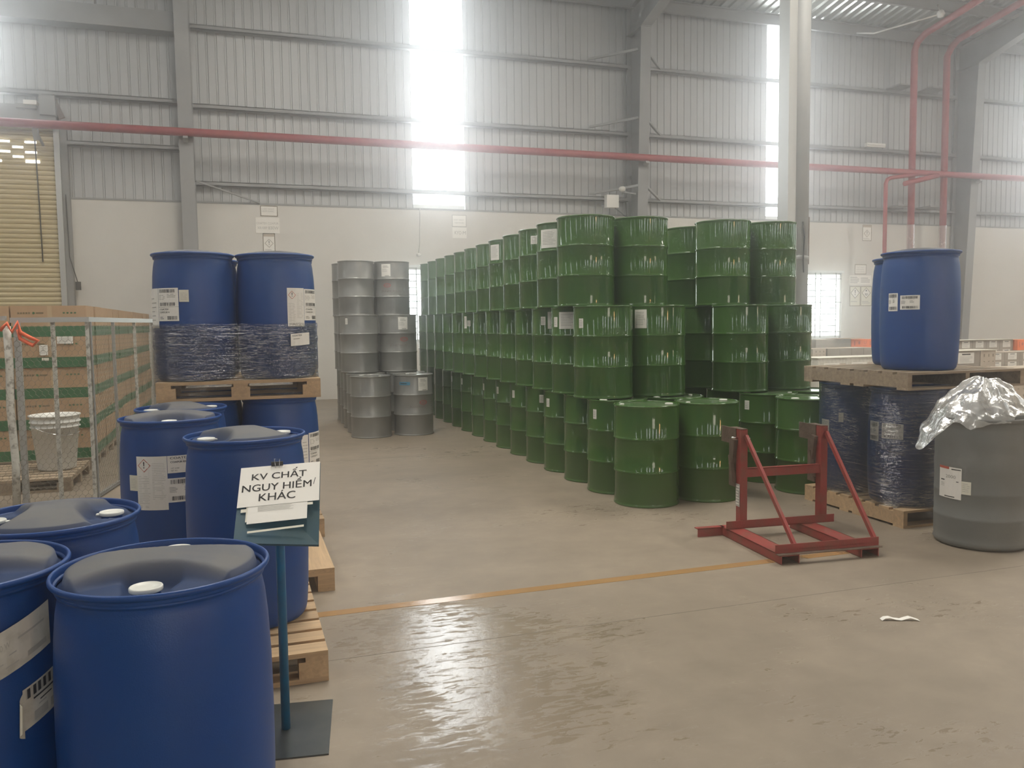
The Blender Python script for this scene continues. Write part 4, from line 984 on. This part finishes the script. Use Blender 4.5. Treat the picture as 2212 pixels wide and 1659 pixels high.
# bucket and its pallet
block_pallet(-2.75, 9.08, 0, 1.14, 1.1, 'low pallet inside the cage under the white bucket', None, 'x', 'wood_worn')
bk = empty('plastic_bucket', (-1.84, 9.68, .142), 'tall white open plastic bucket inside the wire cage', 'bucket')
MB().lathe([(.15, 0), (.175, .005), (.18, .02), (.222, .44), (.236, .445), (.236, .455), (.224, .46), (.227, .49), (.240, .495), (.240, .505), (.228, .51), (.232, .555), (.244, .56), (.244, .575), (.234, .575), (.224, .50), (.176, .03), (.01, .03)], 'white_plastic', 48).build('bucket_body', bk)
MB().tube([(.236*cos(a), .236*sin(a), .47-.10*max(0, sin(a-3.9))) for a in [3.6+.2*i for i in range(14)]], .004, 'chrome', 6).build('handle', bk)

# ------------------------------------------------------------------ cartons behind the fence
def carton_mesh(L, D, Hh, body, band=None, seam=True):
    m_ = MB(); b0 = .115 if band else 0
    if band: m_.box((0, 0, 0), (L, D, b0), band)
    m_.box((0, 0, b0), (L, D, Hh), body)
    d = Deco(plane((0, 0, 0), (1, 0, 0), (0, 0, 1), (0, -1, 0)), 1); d.m = m_
    if band:
        d.quad(L*.48, b0, L*.54, Hh, 'tape', .001)
        for i in range(5): d.quad(L*(.09+.035*i), Hh-.09, L*(.115+.035*i), Hh-.07, 'brown_print', .002)
        for i in range(4):
            c_ = L*(.70+.05*i); d.poly([(c_+.012*cos(a*pi/4), Hh-.08+.010*sin(a*pi/4)) for a in range(8)], 'carton_green', .002)
        d.poly([(L*.30+.014*cos(a*pi/4), Hh-.08+.014*sin(a*pi/4)) for a in range(8)], 'carton_green', .002); d.quad(L*.33, Hh-.088, L*.43, Hh-.072, 'brown_print', .002)
    return m_.mesh('carton')
CG = carton_mesh(.75, .50, .342, 'cardboard', 'carton_green'); CG2 = carton_mesh(.50, .50, .342, 'cardboard_pale', 'carton_green')
LV = ['bottom', 'second lowest', 'middle', 'second highest', 'top']
z0 = .141
for k in range(13):
    y = 10.4+k*.53; dz = (0, .0, -.05, -.06, -.07, -.06, -.08, -.09, -.08, -.10, -.10, -.11, -.11)[k]
    for lv in range(5):
        jx = random.uniform(-.012, .012)
        o = inst('carton', CG, None, (-2.35+jx, y+random.uniform(-.01, .01), z0+lv*.345+(dz if lv == 4 else 0)*0), 0)
        tag(o, '%s carton with green band, %s stack deep along the fence' % (LV[lv], ORD[k] if k else 'first'), 'box', 'green banded cartons behind the fence')
        if k < 2:
            o = inst('carton', CG, None, (-3.115+jx, y+random.uniform(-.01, .01), z0+lv*.345), 0)
            tag(o, '%s green banded carton at the left picture edge, %s row' % (LV[lv], 'front' if k == 0 else 'rear'), 'box', 'green banded cartons behind the fence')
for k in range(6): block_pallet(-2.75, 10.38+k*1.12, 0, 1.14, 1.08, 'pallet under the banded cartons, %s from the front' % ORD[k].replace('front', 'first'), 'carton pallets', 'x', 'wood_worn')
d = Deco(plane((-2.35, 10.38, 0), (1, 0, 0), (0, 0, 1), (0, -1, 0)), 1)
d.quad(.44, 1.44, .60, 1.52, 'paper', .002).lines(.46, 1.45, .58, 1.51, 3, 'ink_grey', .3, 2, .003); tag(d.m.build('shipping_sticker'), 'white wide sticker on the second highest fenced carton', 'label')
d = Deco(plane((-2.35, 10.38, 0), (1, 0, 0), (0, 0, 1), (0, -1, 0)), 1)
d.quad(.26, 1.315, .345, 1.43, 'paper', .002).lines(.27, 1.33, .335, 1.42, 4, 'ink_grey', .3, 2, .003).quad(.28, 1.255, .35, 1.285, 'paper_cream', .002); tag(d.m.build('shipping_sticker'), 'white upright sticker on the second highest fenced carton', 'label')

# ------------------------------------------------------------------ cartons on the right
CM = {}
def rbox(x0, x1, y0, y1, z0, z1, kind, lb, group):
    L, D, Hh = x1-x0, y1-y0, z1-z0; key = (round(L, 2), round(D, 2), round(Hh, 2), kind)
    if key not in CM:
        m_ = MB(); body = {'label': 'cardboard_grey', 'plain': 'cardboard_grey', 'white': 'paper_old', 'orange': 'carton_orange', 'tan': 'cardboard_pale', 'brown': 'cardboard'}[kind]
        m_.box((0, 0, 0), (L-.006, D-.006, Hh-.003), body)
        if kind != 'orange': m_.box((0, 0, Hh-.003), (L-.006, D-.006, Hh), 'paper_cream' if kind == 'white' else 'cardboard_pale')
        d = Deco(plane((0, 0, 0), (1, 0, 0), (0, 0, 1), (0, -1, 0)), 1); d.m = m_
        if kind == 'label':
            d.quad(L*.22, Hh*.14, L*.78, Hh*.88, 'paper', .001).quad(L*.35, Hh*.72, L*.65, Hh*.80, 'ink', .002).lines(L*.27, Hh*.2, L*.73, Hh*.64, 5, 'ink_grey', .3, 2)
        if kind == 'orange':
            d.text('I', L*.12, Hh*.3, L*.16, Hh*.8, 'ink_red'); d.poly([(L*.34+.03*cos(a*pi/4), Hh*.6+.04*sin(a*pi/4)) for a in range(8)], 'ink_red'); d.text('U', L*.55, Hh*.45, L*.65, Hh*.8, 'ink_red').lines(L*.5, Hh*.2, L*.7, Hh*.35, 2, 'ink_red', .3).quad(L*.8, Hh*.3, L*.84, Hh*.8, 'ink_red', .002)
        if kind == 'tan':
            for q in (.2, .5, .78): d.quad(L*q, Hh*.55, L*(q+.07), Hh*.75, 'brown_print', .001).quad(L*q, Hh*.2, L*(q+.09), Hh*.26, 'brown_print', .001)
        if kind == 'white':
            d.quad(L*.2, Hh*.25, L*.75, Hh*.7, 'paper', .001).lines(L*.24, Hh*.3, L*.7, Hh*.65, 4, 'ink_grey', .25, 3).quad(L*.78, Hh*.1, L*.98, Hh*.68, 'cardboard_pale', .001)
        CM[key] = m_.mesh('carton')
    o = inst('carton', CM[key], None, (x0, y0, z0)); return tag(o, lb, 'box', group)
CNT = 0
def pile(x0, n, w_, y0, dep, rows, top, hh, kinds, desc, group):
    z = top-rows*hh
    for r__ in range(rows):
        for i in range(n):
            kd = kinds[i % len(kinds)] if r__ == rows-1 else kinds[0] if kinds[0] != 'orange' else 'plain'
            rbox(x0+i*w_, x0+(i+1)*w_, y0, y0+dep, z+r__*hh, z+(r__+1)*hh, kd, '%s, %s across, %s layer' % (desc, ORD[i].replace('front', 'first'), 'top' if r__ == rows-1 else ('lower ' * (rows-1-r__)).strip()), group)
    return z
piles = [
    (8.78, 4, .54, 11.0, .45, 3, .985, .275, ['white'], 'whitish carton wrapped in paper near the upper right pallet', 'white cartons by the green drums'),
    (10.25, 1, .30, 13.0, .5, 3, 1.05, .15, ['tan'], 'small open tan carton below the right window', None),
    (10.58, 4, .28, 13.0, .5, 3, 1.05, .15, ['plain'], 'small grey brown carton in the row below the window', 'small cartons below the window'),
    (11.9, 1, .93, 15.0, .45, 4, 1.165, .10, ['plain'], 'long flat grey carton under the window sill', 'long flat cartons'),
    (12.84, 1, .62, 15.0, .45, 3, 1.155, .20, ['orange'], 'bright orange carton left of the upper blue drums', None),
    (15.35, 4, .40, 14.5, .45, 3, 1.09, .20, ['label'], 'brown carton with white label in the rear right row', 'labelled cartons in the rear row'),
    (16.96, 3, .45, 14.4, .45, 3, 1.08, .24, ['orange', 'orange', 'orange'], 'orange carton at the right picture edge', 'orange cartons at the right edge'),
    (11.5, 1, .62, 11.0, .50, 3, 1.035, .25, ['label'], 'larger brown carton with big white label behind the blue drum', None),
    (12.13, 1, .34, 11.0, .50, 3, 1.035, .25, ['tan'], 'tan carton with handling symbols right of the blue drum', None),
    (14.0, 3, .40, 12.5, .45, 3, .91, .17, ['label'], 'grey carton with white label in the middle right row', 'labelled cartons in the middle row'),
    (15.21, 2, .45, 12.5, .45, 3, .91, .17, ['tan'], 'tan carton at the right end of the middle row', 'tan cartons in the middle row'),
    (11.2, 1, .52, 10.0, .5, 3, .80, .19, ['plain'], 'low dark carton just above the bag', None),
    (11.73, 2, .40, 10.0, .5, 3, .79, .19, ['tan'], 'low tan carton above the clear bag', 'low tan cartons'),
    (8.7, 6, .55, 16.4, .5, 3, .95, .25, ['white'], 'far pale carton row against the wall', 'far pale cartons'),
]
for i, p_ in enumerate(piles):
    zb = pile(*p_)
    x0, n, w_, y0, dep = p_[:5]
    if zb > .05:
        tag(MB().box((x0, y0, 0), (x0+n*w_, y0+dep, .02), 'wood_worn').box((x0, y0, .02), (x0+.1, y0+dep, zb-.02), 'wood_worn').box((x0+n*w_-.1, y0, .02), (x0+n*w_, y0+dep, zb-.02), 'wood_worn').box((x0, y0, zb-.02), (x0+n*w_, y0+dep, zb), 'wood_worn').build('pallet'), 'wooden base under the ' + p_[9], 'pallet')
# paper interlayers
for (x0, x1, y0, z, lb) in ((8.75, 11.0, 10.98, .986, 'paper sheet lying on the whitish cartons'), (15.3, 17.0, 14.45, 1.092, 'paper sheet on the labelled rear cartons'), (11.45, 12.5, 10.98, 1.037, 'paper sheet on the larger brown carton')):
    tag(MB().box((x0, y0, z), (x1, y0+.5, z+.004), 'paper_cream').build('paper_sheet'), lb, 'paper')
o = MB().box((12.4, 14.9, 1.175), (13.1, 15.3, 1.18), 'cardboard').build('carton_flap', None, (0, 0, 0)); tag(o, 'loose brown cardboard flap lying by the orange carton', 'cardboard')
# scrap on the floor
m_ = MB(); pts = [(-.09, .03, .003), (-.07, .03, .012), (-.045, .022, .014), (-.02, .008, .006), (.005, -.006, .004), (.03, -.010, .010), (.055, -.014, .014), (.072, -.026, .009), (.09, -.045, .003)]
ks = [m_.add([(x, y-.012, z), (x+.004, y+.012, z+.004)]) for x, y, z in pts]
for i in range(8): m_.face((ks[i], ks[i+1], ks[i+1]+1, ks[i]+1), 'paper', True)
o = m_.build('paper_scrap', None, (3.29, 3.45, 0)); tag(o, 'torn white paper strip lying on the floor', 'litter')
